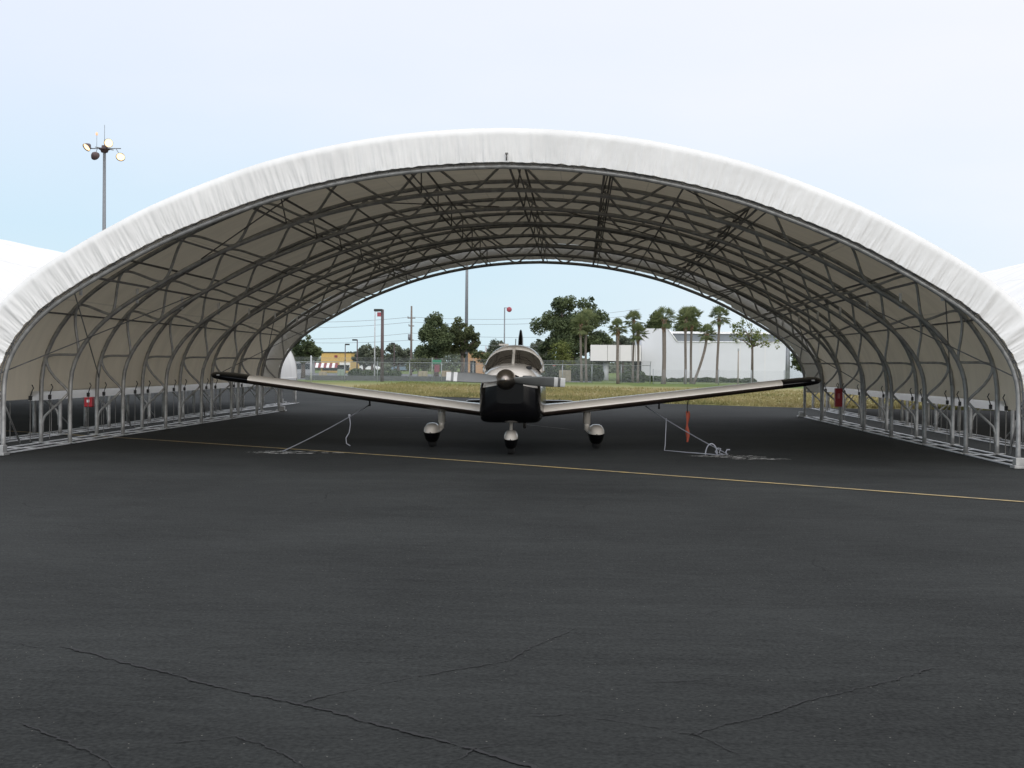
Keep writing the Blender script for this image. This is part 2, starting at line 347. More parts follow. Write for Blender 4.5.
r2=N.new('ShaderNodeValToRGB'); r2.color_ramp.elements[0].position=.45; r2.color_ramp.elements[0].color=(.10,.10,.095,1); r2.color_ramp.elements[1].position=.68; r2.color_ramp.elements[1].color=(.50,.50,.47,1); L.new(n1.outputs['Fac'],r2.inputs[0]); L.new(r2.outputs[0],p_.inputs['Base Color']); p_.inputs['Roughness'].default_value=.9
M['patch']=pm
def patch(cx,cy,rx,ry,seed,name):
    n=90; vs=[(cx,cy,.002)]
    for i in range(n):
        a=2*PI*i/n; k=1+.45*noise.noise((math.cos(a)*2.2+seed,math.sin(a)*2.2,seed))+.3*noise.noise((math.cos(a)*9,math.sin(a)*9,seed))
        vs.append((cx+1.35*rx*k*math.cos(a),cy+1.2*ry*k*math.sin(a),.002))
    m=MB(); m.add(vs,[(0,1+i,1+(i+1)%n) for i in range(n)]); return struct(m.build(name,M['patch']))
p=gnd(287,452.3); patch(p.x,p.y,.42,.30,1,'concrete_patch'); p=gnd(318,452.5); patch(p.x,p.y,.35,.12,8,'concrete_patch')
p=gnd(728,456.5); patch(p.x,p.y,.40,.28,4,'concrete_patch'); p=gnd(757,458.8); patch(p.x,p.y,.35,.16,6,'concrete_patch')
# faint ground marks behind the wings
for a_,b_ in (((383,417.3),(426,417.8)),((654,420.8),(681,421.5)),((520,424),(575,430))):
    struct(strip([gnd(*a_),gnd(*b_)],.05,.003,.02,9,.1,1).build('ground_mark',M['concrete']))
# ------------------------------------------------------------------ hangar
CX=-1.25; Y1=20.487; SP=2.742
half=[(0,4.64),(.75,4.62),(1.6,4.545),(2.4,4.42),(3.2,4.245),(4.0,4.015),(5.24,3.53),(6.05,3.115),(6.81,2.68),(7.27,2.37),(7.6,2.06),(7.86,1.7),(8.0,1.35),(8.03,1.0),(8.03,0)]
def smooth_poly(P,it=3):
    P=[Vector(p) for p in P]
    for _ in range(it):
        Q=[P[0]]
        for a,b_ in zip(P,P[1:]): Q+=[a.lerp(b_,.25),a.lerp(b_,.75)]
        Q.append(P[-1]); P=Q
    return P
H=smooth_poly(half,2)
# full profile from left base (s=0) to right base
full=[Vector((-p.x,p.y)) for p in reversed(H)]+[p.copy() for p in H[1:]]
cum=[0]
for a,b_ in zip(full,full[1:]): cum.append(cum[-1]+(b_-a).length)
TOT=cum[-1]
def prof(s,off=0):
    s=max(0,min(TOT,s)); i=0
    lo_,hi_=0,len(cum)-1
    while hi_-lo_>1:
        mid=(lo_+hi_)//2
        if cum[mid]<=s: lo_=mid
        else: hi_=mid
    i=lo_; t=(s-cum[i])/(cum[i+1]-cum[i]); p=full[i].lerp(full[i+1],t)
    def tan(j):
        a=full[max(j-1,0)]; c=full[min(j+1,len(full)-1)]; return (c-a).normalized()
    tt=(tan(i).lerp(tan(i+1),t)).normalized(); n=Vector((-tt.y,tt.x))
    return p+n*off   # n points outwards (up)
D=.54
def s_at_x(x):
    lo_,hi_=0,TOT
    for _ in range(50):
        m_=(lo_+hi_)/2
        if prof(m_).x<x: lo_=m_
        else: hi_=m_
    return lo_
def P3(s,y,off=0): q=prof(s,off); return Vector((q.x,y,q.y))
NS=110
chS=[TOT*i/NS for i in range(NS+1)]
def make_truss_meshes():
    ch=MB(); ch.tube([P3(s,0) for s in chS],.041,8); 
    ch.tube([P3(s,0,D) for s in chS],.041,8)
    # base feet
    for sg in (-1,1):
        ch.box((min(sg*7.93,sg*8.13),-.07,.024),(max(sg*7.93,sg*8.13),.07,.034)); ch.box((min(sg*8.5,sg*8.7),-.07,.024),(max(sg*8.5,sg*8.7),.07,.034))
    nodes=[(.9,0),(1.42,1),(1.66,0),(2.3,1),(2.62,0),(3.2,1)]
    s=3.75; k=0; hp=(TOT/2-3.75)/9
    while s<TOT/2+.01: nodes.append((s,k%2)); s+=hp; k+=1
    fullnodes=nodes+[(TOT-a,b_) for a,b_ in reversed(nodes[:-1])]
    P=[]
    for (a,o1),(b_,o2) in zip(fullnodes,fullnodes[1:]):
        for i in range(7):
            t=i/7; st=t*t*(3-2*t); st=st*.75+t*.25
            P.append(P3(a+(b_-a)*t,0,D*(o1+(o2-o1)*st)*.96+.01))
    P.append(P3(fullnodes[-1][0],0,D*fullnodes[-1][1]))
    wb=MB(); wb.tube(P,.026,6)
    kn=[]
    for sg in (-1,1):   # bent knee tube from inner chord down to the outer leg
        q=MB(); kn.append(q); q.tube([(sg*8.05,0,.93),(sg*8.2,0,.78),(sg*8.42,0,.58),(sg*8.5,0,.5),(sg*8.535,0,.4),(sg*8.54,0,.2)],.024,6)
    return ch,wb,kn
def make_hangar(label,n,group):
    root=thing('fabric_hangar',(CX,Y1,0),label,'hangar',group)
    ch,wb,kn=make_truss_meshes()
    tr=ch.build('arch_truss',M['galv'],root); w=wb.build('web',M['galv'],tr); [q.build('knee_brace',M['galv'],tr) for q in kn]
    for i in range(1,n):
        c=copy_tree(tr,root); c.location=(0,SP*i,0)
    L=SP*(n-1)
    # purlins on both chords, tied by short posts
    prl=[0.1,-1.62,1.62,-4.05,4.05,-6.55,6.55]
    for x in prl:
        s=s_at_x(x); m=MB()
        m.tube([P3(s-.02,0,.05),P3(s-.02,L,.05)],.021,6); m.tube([P3(s+.09,0,D-.05),P3(s+.09,L,D-.05)],.021,6)
        if abs(x)<5:
            m.tube([P3(s+.12,0,.03),P3(s+.12,L,.03)],.014,6)
            for i in range(n):
                for dy in (.0,):
                    y=min(max(SP*i+dy,0),L); m.tube([P3(s,y,.05),P3(s+.05,y,D-.05)],.014,5)
        m.build('purlin',M['galv_dark'],root)
    for x in (-2.85,2.85,-5.3,5.3,-7.62,7.62):
        s=s_at_x(x); m=MB(); m.tube([P3(s,0,.02),P3(s,L,.02)] if abs(x)<7 else [P3(s,0,D-.02),P3(s,L,D-.02)],.018,6); m.build('purlin',M['galv_dark'],root)
    # white hanger rods in the haunches
    for x in (-7.0,7.0):
        for i in range(n-1):
            p=P3(s_at_x(x),SP*(i+.25),.06); m=MB(); m.tube([p+Vector((0,0,.27)),p],.028,8); m.build('hanger_rod',M['btrim'],root)
    # wind bracing cables
    for sg in (0,1):
        for i in (0,n-3):
            f=(lambda s:s) if sg==0 else (lambda s:TOT-s)
            for (sa,oa,sb,ob) in ((3.1,.03,1.15,D-.03),(1.1,D-.03,3.6,.03)):
                m=MB(); m.tube([P3(f(sa),SP*i,oa),P3(f(sb),SP*(i+2),ob)],.011,5); m.build('bracing_cable',M['cable'],root)
    # diagonal roof bracing tubes in the first and last bays
    for (xa,xb,i) in ((-3.2,-5.6,0),(-2.6,-.4,1),(2.6,5.2,0),(.6,3.0,2),(-5.4,-3,n-3),(3,5.4,n-3)):
        m=MB(); m.tube([P3(s_at_x(xa),SP*i,.04),P3(s_at_x(xb),SP*(i+1),.04)],.012,5); m.build('roof_brace',M['galv_dark'],root)
    # cover: gently scalloped between trusses
    ny=(n-1)*6+1; rows=[]
    s0=None
    sc=[TOT*i/150 for i in range(151)]
    zc=.82
    for j in range(-1,ny+1):
        y=max(-.03,min(L+.03,L*j/(ny-1))); row=[]
        ph=(y/SP)%1; sag=.03*math.sin(PI*ph)
        for s in sc:
            q=prof(s,D+.045-sag)
            zq=zc if y<SP*.97 else .945
            if q.y<zq: q=Vector((q.x,zq))
            wv=.012*noise.noise((s*1.1,y*.6,5))
            row.append((q.x,y,q.y+wv if q.y>zc+.05 else q.y))
        rows.append(row)
    m=MB(); m.grid(rows); cv=m.build('cover',M['liner'],root,clean=True)
    def arcattr(me_):
        a_=me_.attributes.new('arc','FLOAT','POINT')
        for q_,v_ in enumerate(me_.vertices):
            a_.data[q_].value=math.atan2(v_.co.z+1.6,v_.co.x)*7.6 if True else 0
    arcattr(cv.data)
    # make the normals point outwards
    me=cv.data; pz=max(me.polygons,key=lambda p:p.center.z)
    if pz.normal.z<0: me.flip_normals()
    # pale band at the foot of the cover, and its tensioning straps
    for sg in (-1,1):
        m=MB(); x=sg*8.60
        m.grid([[(x,SP*.83+(L-SP*.83)*q/60,z) for q in range(61)] for z in (.79,.87,.96)]); m.build('cover_band',M['band'],root)
        st=MB(); st2=MB()
        for i in range(n):
            for dy in (-.45,.4):
                y=SP*i+dy
                if y<0 or y>L: continue
                xx=sg*8.575
                m=MB(); m.box((xx-.005,y-.008,.06),(xx+.005,y+.008,.84),1); m.box((xx-.022,y-.028,.80),(xx+.022,y+.028,.88)); m.tube([(xx-.0*sg,y,.87),(xx-sg*.03,y,.97),(xx-sg*.05,y+.02,1.02),(xx-sg*.02,y+.02,1.08)],.010,5)
                m.build('tension_strap',[M['strap'],M['galv_dark']],root)
    # ground frame: three rails and rungs
    for sg in (-1,1):
        m=MB()
        for x in (8.03,8.31,8.60):
            m.box((sg*x-.026,-.12,0.003),(sg*x+.026,L+.12,.022))
        for i in range(2*n-1):
            y=SP*i/2; w_=.03 if i%2==0 else .02
            for a_,b_ in ((8.057,8.283),(8.337,8.573)):
                m.box((min(sg*a_,sg*b_),y-w_,.006),(max(sg*a_,sg*b_),y+w_,.019))
        m.build('base_frame',M['rail'],root)
        for y in (-.02,L+.02):
            m=MB(); s_=1 if y>0 else -1
            yy=y+s_*.12
            m.box((min(sg*7.86,sg*8.16),min(yy,yy+s_*.22),.003),(max(sg*7.86,sg*8.16),max(yy,yy+s_*.22),.05))
            m.box((min(sg*7.9,sg*8.05),min(yy,yy+s_*.16),.05),(max(sg*7.9,sg*8.05),max(yy,yy+s_*.16),.16))
            m.build('end_anchor',M['galv'],root,bevel=.006)
        # longitudinal leg struts near ground
        for i in range(n-1):
            if i%2==0:
                m=MB(); m.tube([(sg*8.06,SP*i+.05,.86),(sg*8.3,SP*i+SP*.45,.12)],.016,5); m.build('leg_strut',M['galv'],root)
    # end valances, laced to the inner chord, full of folds
    for end in (0,1):
        NN=(2200 if (end==0 and n==8) else 700); y0=-.10 if end==0 else L+.10; sg=-1 if end==0 else 1
        inner=.05 if end==0 else .10
        K=14; rows=[]
        for k in range(K+1):
            t=k/K; row=[]
            for i in range(NN+1):
                s=.62+(TOT-1.24)*i/NN
                edge=abs(i/NN-.5)*2; side=max(0,edge-.5)/.5
                sl=s+.10*t*noise.noise((s*.8,3,1))
                f1=1-abs(noise.noise((sl*3.1,t*.25,1.7+end)))*2.6; f2=noise.noise((sl*9,t*.5,9)); f3=noise.noise((sl*16,t*.9,3)); f4=noise.noise((sl*34,t*2.5,5))*(1-t)**1.5*1.6
                reg=math.sin(sl*2*PI/.27+1.5*noise.noise((s*.7,1,1)))
                fade=(1-.55*t)
                yv=(.007*f1+.011*f2+.012*f3+.008*f4)*(1-.35*t)+(.002+.0075*side)*reg*(1-.2*t)
                off=inner+(D+.05-inner)*t
                if k==0: off+=.014*noise.noise((s*9,2,0))+(.05*max(0,noise.noise((s*.9,7,2)))*end if abs(s-TOT/2)<6 else -.03*end)
                yv*=1 if t<.75 else max(.06,1-(t-.75)/.2)
                q=prof(s,off)
                y=y0+sg*(.03+yv)-sg*(.05*max(0,t-.85)/.15)
                z=max(q.y,.75)
                row.append((q.x,y,z))
            rows.append(row)
        m=MB(); m.grid(rows); vo=m.build('end_valance',M['valance'] if end==0 else M['liner'],root)
        if vo.data.polygons[len(vo.data.polygons)//2].normal.y*sg<0: vo.data.flip_normals()
        # piping and lacing along the edge
        m=MB(); m.tube([P3(s,y0*1.0+(.03 if end==0 else -.03),.045) for s in chS[2:-2]],.012,5)
        for i in range(110):
            s=1+(TOT-2)*i/109; m.tube([P3(s,y0,.0),P3(s+.02,y0+sg*.02,.07)],.004,4)
        m.build('edge_lacing',M['cable'],root)
    return root
G='white fabric arch hangars standing in a row'
hg=make_hangar('open fabric hangar sheltering the parked airplane, white valance and grey trusses','x' and 8,'' or None)
for v_ in (8,):
    pass
def neighbour(x,label):
    r_=make_hangar(label,11,None); r_.location.x=x; return r_
neighbour(-19.15,'white fabric hangar at the left edge behind the near hangar')
neighbour(17.05,'white fabric hangar at the right edge behind the near hangar')
# small hook on the crown of the near valance
m=MB(); m.tube([(0,0,0),(0,0,.16)],.02,8); m.tube([(0,-.02,.05),(0,-.1,.05),(0,-.1,.1)],.012,6); m.box((-.04,-.03,.16),(.04,.03,.2))
o=m.build('crown_hook',M['galv_dark'],hg); o.location=(.07,-.2,4.70); o.scale=(.6,.6,.6)
# red extinguisher boxes
def exbox(px,py,Y,w,h,label):
    p=at(px,py,Y); m=MB(); m.box((-w/2,-.07,-h/2),(w/2,.07,h/2)); t=thing('fire_extinguisher_box',p,label,'extinguisher box')
    m.build('case',M['red'],t,bevel=.02)
    m=MB(); m.box((-w*.16,-.078,-h*.05),(w*.16,-.071,h*.22)); m.build('label_plate',M['btrim'],t) if h<.4 else m.build('label_plate',mat('faded_red_label',(.5,.15,.15),.5),t)
    m=MB(); m.tube([(0,0,h/2-.005),(0,.01,h/2+.12)],.01,6); m.build('hanger',M['strap'],t)
exbox(89.3,401.8,26.1,.17,.21,'small square red box hanging at the left legs of the near hangar')
exbox(838.3,397.5,34.2,.19,.48,'tall narrow red box on the right legs beside the wing tip')
# ------------------------------------------------------------------ airplane
AP=thing('light_airplane',(-1.20,23.75,0),'white and black low wing propeller airplane parked under the fabric hangar','airplane',None,.022)
def sec(y,zb,zt,hw,e=2.6,n=40,flat=0):
    zc=(zb+zt)/2; hz=(zt-zb)/2; out=[]
    for k in range(n):
        a=2*PI*k/n; c,s_=math.cos(a),math.sin(a)
        ee=e if s_>0 else 8.5
        out.append((hw*math.copysign(abs(c)**(2/ee),c),y,zc+hz*math.copysign(abs(s_)**(2/ee),s_)))
    return out
st=[(-2.50,.88,1.36,.22),(-2.47,.70,1.42,.38),(-2.40,.61,1.455,.455),(-2.28,.56,1.48,.50),(-2.0,.54,1.505,.525),(-1.6,.54,1.52,.54),(-1.2,.545,1.535,.55),(-.9,.56,1.545,.56),(-.3,.56,1.50,.57),(.5,.56,1.47,.575),(1.3,.57,1.46,.56),(2.0,.62,1.44,.47),(2.9,.62,1.36,.33),(3.8,.66,1.26,.19),(4.5,.68,1.17,.09),(4.75,.70,1.10,.03)]
fine=[]
for a_,b_ in zip(st,st[1:]):
    k=4 if abs(b_[0]-a_[0])>.25 else 2
    for i in range(k): fine.append(tuple(u+(v-u)*i/k for u,v in zip(a_,b_)))
fine.append(st[-1]); rows=[sec(*q) for q in fine]
m=MB(); m.grid(rows,closed=True)
m.add(rows[0],[tuple(range(40))]); m.add(rows[-1],[tuple(reversed(range(40)))])
# two-tone paint follows a waterline: faces below go black
for i,f in enumerate(m.f):
    zc=sum(m.v[j][2] for j in f)/len(f); yc=sum(m.v[j][1] for j in f)/len(f)
    if zc<(1.17 if yc<-1 else 1.17-.12*(yc+1)*.5): m.mi[i]=1
fus=m.build('fuselage',[M['white_paint'],M['black_paint']],AP,clean=True,fixn=True)
# greenhouse: roof, windshield, side windows cut out of one surface
gs=[(-1.06,1.50,.50,.50),(-.95,1.56,.52,.48),(-.8,1.635,.535,.46),(-.6,1.72,.54,.44),(-.4,1.79,.54,.43),(-.2,1.835,.54,.42),(0,1.86,.54,.41),(.3,1.875,.54,.41),(.7,1.87,.535,.41),(1.1,1.84,.52,.41),(1.5,1.76,.48,.40),(1.9,1.64,.42,.36),(2.3,1.51,.33,.3),(2.6,1.42,.27,.26)]
UU=[1,.985,.965,.94,.88,.8,.7,.6,.5,.4,.3,.2,.12,.045]; UU=UU+[-u for u in reversed(UU)]
def grow(q):
    y,zt,hw,_=q; z0=1.38
    return [(hw*u,y,z0+(zt-z0)*(1-abs(u)**2.5)**.5) for u in UU]
gr=[grow(q) for q in gs]; NG=len(UU)-1
def isws(i,k): return 0<=i<=3 and 3<=k<=23 and k!=13
def issw(i,k): return 5<=i<=9 and i!=7 and (1<=k<=4 or 22<=k<=25)
m=MB(); m.grid(gr,faces=lambda i,k: not isws(i,k) and not issw(i,k)); o=m.build('cabin_roof',M['white_paint'],AP,clean=True)
md=o.modifiers.new('t','SOLIDIFY'); md.thickness=.02; md.offset=0
gl,nt,p_=newmat('dim_cabin_glass'); p_.inputs['Base Color'].default_value=(.30,.25,.2,1); p_.inputs['Transmission Weight'].default_value=.3; p_.inputs['Roughness'].default_value=.03; p_.inputs['IOR'].default_value=1.15
n_=nt.nodes.new('ShaderNodeTexNoise'); n_.inputs['Scale'].default_value=3; rp_=nt.nodes.new('ShaderNodeValToRGB'); rp_.color_ramp.elements[0].color=(.018,.014,.011,1); rp_.color_ramp.elements[1].color=(.026,.021,.017,1)  # near-black glass colour stands in for the dim cabin behind it
nt.links.new(n_.outputs['Fac'],rp_.inputs[0]); nt.links.new(rp_.outputs[0],p_.inputs['Base Color'])
for rng in ((3,12),(14,23)):
    m=MB(); m.grid(gr,faces=lambda i,k: isws(i,k) and rng[0]<=k<=rng[1]); m.build('windshield_pane',gl,AP,clean=True)
for rng in ((1,4),(22,25)):
    for ir in ((5,6),(8,9)):
        m=MB(); m.grid(gr,faces=lambda i,k: issw(i,k) and rng[0]<=k<=rng[1] and ir[0]<=i<=ir[1]); m.build('side_window',gl,AP,clean=True)
# cabin inside
m=MB(); m.box((-.38,-.78,1.30),(.38,-.70,1.54)); m.build('instrument_panel',M['dark_hole'],AP,bevel=.02)
for x in (-.26,.26):
    for y in (.05,.95):
        m=MB(); m.box((x-.2,y,.95),(x+.2,y+.12,1.55)); m.box((x-.12,y+.02,1.57),(x+.12,y+.1,1.72)); m.build('seat',M['seat'],AP,bevel=.03)
# cowl details
for x_ in (.20,-.36):
    m=MB(); m.box((x_,-2.505,1.26),(x_+.16,-2.40,1.34)); m.build('air_inlet',M['dark_hole'],AP,bevel=.02)
for x_ in (-.46,.46):
    for y_ in (-2.1,-1.75,-1.4):
        m=MB(); m.box((x_-.012,y_-.03,1.17),(x_+.012+math.copysign(.075,x_) if x_>0 else x_+.012,y_+.03,1.20)); m.build('cowl_latch',M['galv_dark'],AP)
m=MB(); m.lathe((.30,-2.15,1.46),(0,0,1),[(-.02,.05),(.03,.045),(.04,0)],12); m.build('oil_cap',M['dark_hole'],AP)
# exhaust
m=MB(); m.tube([(.22,-1.5,.62),(.22,-1.45,.5),(.22,-1.3,.44)],.03,8); m.build('exhaust_pipe',M['galv_dark'],AP)
# spinner + propeller
m=MB(); zs=1.275
m.lathe((-.07,-2.52,zs),(0,-1,0),[(-.02,.0),(-.02,.165),(0,.168),(.06,.165),(.13,.148),(.2,.115),(.26,.07),(.29,.03),(.297,0)],28); m.build('spinner',M['chrome'],AP)
for sg in (-1,1):
    pr=[]; ang=R(2.6)
    for i in range(15):
        t=i/14; r_=.11+.86*(.79*i/10 if i<11 else (.86,.91,.955,1.0)[i-11]); c_=.10+.085*math.sin(PI*min(1,t*1.0)**.7)*(1-.3*t)+.05*t; 
        tw=R(50-34*t); th=.035*(1-t)+.008
        row=[]
        for k in range(12):
            a=2*PI*k/12; u=c_*.5*math.cos(a); v=th*.5*math.sin(a)
            row.append(Vector((sg*r_,-2.62- (u*math.sin(tw)+v*math.cos(tw))*sg*1, (u*math.cos(tw)-v*math.sin(tw)))))
        pr.append(row)
    rot=Matrix.Rotation(ang,3,'Y')
    pr=[[rot@v+Vector((-.07,0,zs)) for v in row] for row in pr]
    bl=MB(); bl.grid(pr,closed=True); bl.add(pr[-1],[tuple(range(12))])
    fo=[i for i in range(14)]
    for i in range(14):
        if i in (10,12,13):
            for k in range(12): bl.mi[i*12+k]=1
    bl.mi[-1]=0
    bl.build('propeller_blade',[M['prop'],M['tipwhite']],AP,fixn=True)
# wings
def airfoil(xs_,yle,ch,z,th,n=14,inc=.03):
    up=[];dn=[]
    for i in range(n+1):
        c=.5-.5*math.cos(PI*i/n); yt=5*th*(.2969*math.sqrt(c)-.126*c-.3516*c*c+.2843*c**3-.1036*c**4); cam_=.018*4*c*(1-c)
        up.append((xs_,yle+ch*c,z+ch*(cam_+yt)-inc*c*ch)); dn.append((xs_,yle+ch*c,z+ch*(cam_-yt)-inc*c*ch))
    return up+dn[::-1][1:-1]
def wing(sg):
    ss=[(.40,-1.35,2.05,.705,.11),(.56,-1.22,1.92,.72,.115),(1.0,-.98,1.64,.765,.13),(1.5,-.90,1.56,.822,.14),(2.6,-.83,1.45,.952,.14),(3.75,-.76,1.32,1.093,.14),(4.76,-.70,1.2,1.218,.14)]
    tip=[(4.76,-.70,1.2,1.218,.14),(5.08,-.69,1.16,1.257,.145),(5.29,-.64,1.06,1.28,.145),(5.43,-.54,.88,1.293,.14),(5.49,-.42,.66,1.299,.12),(5.52,-.3,.42,1.301,.08)]
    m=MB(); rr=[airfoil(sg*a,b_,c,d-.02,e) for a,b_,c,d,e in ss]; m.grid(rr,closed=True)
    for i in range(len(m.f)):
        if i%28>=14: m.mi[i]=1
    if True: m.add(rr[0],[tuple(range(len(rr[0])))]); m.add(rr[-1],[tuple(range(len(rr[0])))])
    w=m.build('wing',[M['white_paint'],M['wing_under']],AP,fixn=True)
    m=MB(); rr=[airfoil(sg*(a+.003 if i==0 else a),b_,c,d-.02,e) for i,(a,b_,c,d,e) in enumerate(tip)]; m.grid(rr,closed=True); m.add(rr[0],[tuple(range(len(rr[0])))]); m.add(rr[-1],[tuple(range(len(rr[0])))])
    m.build('wing_tip',M['black_paint'],w,fixn=True)
    m=MB(); m.box((min(sg*5.27,sg*5.33),-.648,1.27),(max(sg*5.27,sg*5.33),-.60,1.30)); m.build('navigation_light',M['prop'],w,bevel=.01)
    # panel lines: flap and aileron gaps
    # small drain / tie-down fittings below
    m=MB(); m.tube([(sg*2.62,-.25,.86),(sg*2.62,-.25,.76)],.016,6); m.tube([(sg*2.62,-.27,.76),(sg*2.62,-.22,.76)],.022,6); m.build('tie_down_ring',M['dark_hole'],w)
for sg in (-1,1): wing(sg)
# tail
m=MB(); fr=[]
for (z,y0_,ch_,th_) in ((1.05,3.2,1.65,.05),(1.3,3.62,1.2,.07),(1.7,3.95,.9,.07),(2.1,4.22,.68,.07),(2.25,4.34,.5,.05),(2.28,4.42,.3,.02)):
    row=[]
    for i in range(20):
        a=2*PI*i/20; c=.5-.5*math.cos(a); row.append((math.copysign(th_*ch_*1.1*math.sin(PI*min(1,c**.6)),math.sin(a)) if abs(math.sin(a))>1e-6 else 0,y0_+ch_*c,z))
    fr.append(row)
m.grid(fr,closed=True); m.add(fr[-1],[tuple(range(20))]); m.build('tail_fin',M['black_paint'],AP,fixn=True)
for sg in (-1,1):
    m=MB(); rr=[airfoil(sg*a,b_,c,.72,e,10,0) for a,b_,c,e in ((.03,4.0,.75,.09),(.85,4.02,.72,.09),(1.1,4.05,.65,.08),(1.16,4.15,.45,.03))]
    m.grid(rr,closed=True); m.add(rr[-1],[tuple(range(len(rr[0])))]); m.build('stabilator',M['black_paint'],AP,fixn=True)
# aerials
m=MB(); m.tube([(0,.5,1.87),(0,.62,2.0)],.008,6); m.build('antenna',M['galv_dark'],AP)
m=MB(); m.box((-.30,.1,1.865),(-.12,.2,1.9)); m.build('roof_vent',M['white_paint'],AP,bevel=.01)
# landing gear
def pant(x,y,s_,name):
    w=bpy.data.objects.new(name,None); C.objects.link(w); w.parent=AP; w.location=(x,y,0)
    m=MB(); rows=[]
    for (yy,zc,hh,hw) in ((-.40,.27,.015,.012),(-.37,.27,.07,.055),(-.30,.275,.115,.095),(-.16,.28,.155,.128),(0,.28,.165,.135),(.15,.275,.15,.125),(.35,.27,.10,.08),(.52,.27,.05,.035),(.6,.27,.01,.01)):
        rows.append([(s_*(.86 if s_<1 else 1)*hw*1.13*math.copysign(abs(math.cos(2*PI*k/20))**.75,math.cos(2*PI*k/20))*(1 if math.sin(2*PI*k/20)>-.2 else .95),yy*s_,.29*s_*.0+ (zc+hh*math.sin(2*PI*k/20)*(1.0 if math.sin(2*PI*k/20)>0 else 1.25))*s_+(1-s_)*.12) for k in range(20)])
    m.grid(rows,closed=True)
    for i,f in enumerate(m.f):
        if 10<=i%20<=19: m.mi[i]=1
    m.build('wheel_fairing',[M['white_paint'],M['black_paint']],w,fixn=True)
    m=MB(); rt=.19*s_+.0; tw=.075*s_
    m.lathe((-tw,0,rt),(1,0,0),[(0,.06),(0,rt*.8),(tw*.35,rt*.97),(tw,rt),(tw*1.65,rt*.97),(tw*2,rt*.8),(tw*2,.06)],24); t_=m.build('tyre',M['tyre'],w)
    return w
for sg in (-1,1):
    w=pant(sg*1.50,0,1,'main_wheel')
    m=MB(); m.tube([(-sg*.17,0,.78),(-sg*.17,0,.45)],.068,12); m.tube([(-sg*.17,0,.5),(-sg*.17,0,.34)],.05,12); m.tube([(-sg*.175,0,.36),(-sg*.09,0,.27)],.04,10); m.build('gear_leg',M['white_paint'],w)
w=pant(.0,-1.75,.92,'nose_wheel')
m=MB(); m.tube([(0,.0,.66),(0,-.02,.40)],.028,12); m.box((-.05,-.05,.55),(.05,.05,.58)); m.tube([(0,.07,.6),(0,.12,.5),(0,.07,.42)],.012,6); m.build('nose_strut',M['white_paint'],w)
# ------------------------------------------------------------------ ropes
def rope(name,pts,r_,mt,label,cat='rope'):
    m=MB(); m.tube(pts,r_,6); return tag(m.build(name,mt),label,cat)
def sagl(a,b_,s_,n=14): return [a.lerp(b_,i/n)-Vector((0,0,s_*4*(i/n)*(1-i/n))) for i in range(n+1)]
a=gnd(283,451.8); a.z=.01; b_=Vector((-1.22-2.62,23.52,.755))
lr=rope('tie_down_rope',sagl(a,b_,.03),.010,M['rope_dark'],'slanting rope from the ground up to the wing on the left')
k_=a.lerp(b_,.76)
m=MB(); m.tube([k_,k_+Vector((.02,.0,-.15)),k_+Vector((.0,0,-.3)),k_+Vector((-.06,0,-.4)),k_+Vector((-.05,0,-.5)),k_+Vector((.02,0,-.54))],.010,6); m.build('rope_tail',M['rope'],lr)
m=MB(); m.lathe(k_,(0,0,1),[(-.03,0),(-.02,.025),(.02,.025),(.03,0)],10); m.build('knot',M['rope'],lr)
a=gnd(728,454.8); a.z=.01; b_=Vector((-1.22+2.4,23.52,.79))
rr_=rope('tie_down_rope',sagl(a,b_,.03),.010,M['rope_dark'],'slanting rope with a loop on the ground, tied to the wing on the right')
k_=at(670,421.5,23.2); g_=gnd(669,451.5); g2=gnd(715,456)
g2.z=.015; g_.z=.015
kk=a.lerp(b_,.74)
m=MB(); m.tube([kk,kk+Vector((-.005,-.02,-.2)),Vector((kk.x-.02,kk.y-.08,.1)),Vector((kk.x-.03,kk.y-.1,.02)),Vector((kk.x+.3,kk.y-.45,.016)),g2.lerp(a,.3),a],.008,6); m.build('rope_tail',M['rope'],rr_)
c0=gnd(706,455.5); m=MB(); m.tube([c0+Vector((.3*i/16*1.0,0,.18*math.sin(PI*i/16)+.015)) if False else c0+Vector((.09-.10*math.cos(PI*i/16),0,.19*math.sin(PI*i/16)+.012)) for i in range(17)],.012,6)
m.tube([c0+Vector((.19,0,.01)),c0+Vector((.16,.02,.07)),c0+Vector((.2,0,.13)),c0+Vector((.25,0,.12)),c0+Vector((.22,0,.05)),c0+Vector((.3,0,.02))],.010,6); m.build('rope_loop',M['rope'],rr_)
m=MB(); q=gnd(727,455.5); m.tube([q+Vector((0,0,0)),q+Vector((-.02,0,.06)),q+Vector((.0,0,.1)),q+Vector((.05,0,.1))],.012,6); m.build('rope_end',M['rope'],rr_)
# pitot streamer
p=at(688,405.5,23.5); zt=.90
t=thing('pitot_streamer',(p.x,23.5,zt-.02),'long faded red ribbon hanging under the wing on the right','ribbon')
m=MB(); m.tube([(0,0,.12),(0,0,-.0),(-.015,0,-.1),(-.005,0,-.2)],.010,6); m.build('cord',M['strap'],t)
m=MB(); rows=[]
for i in range(20):
    z=-.17-.56*i/19; w_=.029+.012*math.sin(i*.6); tw=.5*math.sin(i*.35); rows.append([(-.005+w_*c_*math.cos(tw)+.008*math.sin(i*.5),w_*c_*math.sin(tw),z) for c_ in (-1,0,1)])
m.grid(rows); m.build('ribbon',M['flag'],t,solid=.004)
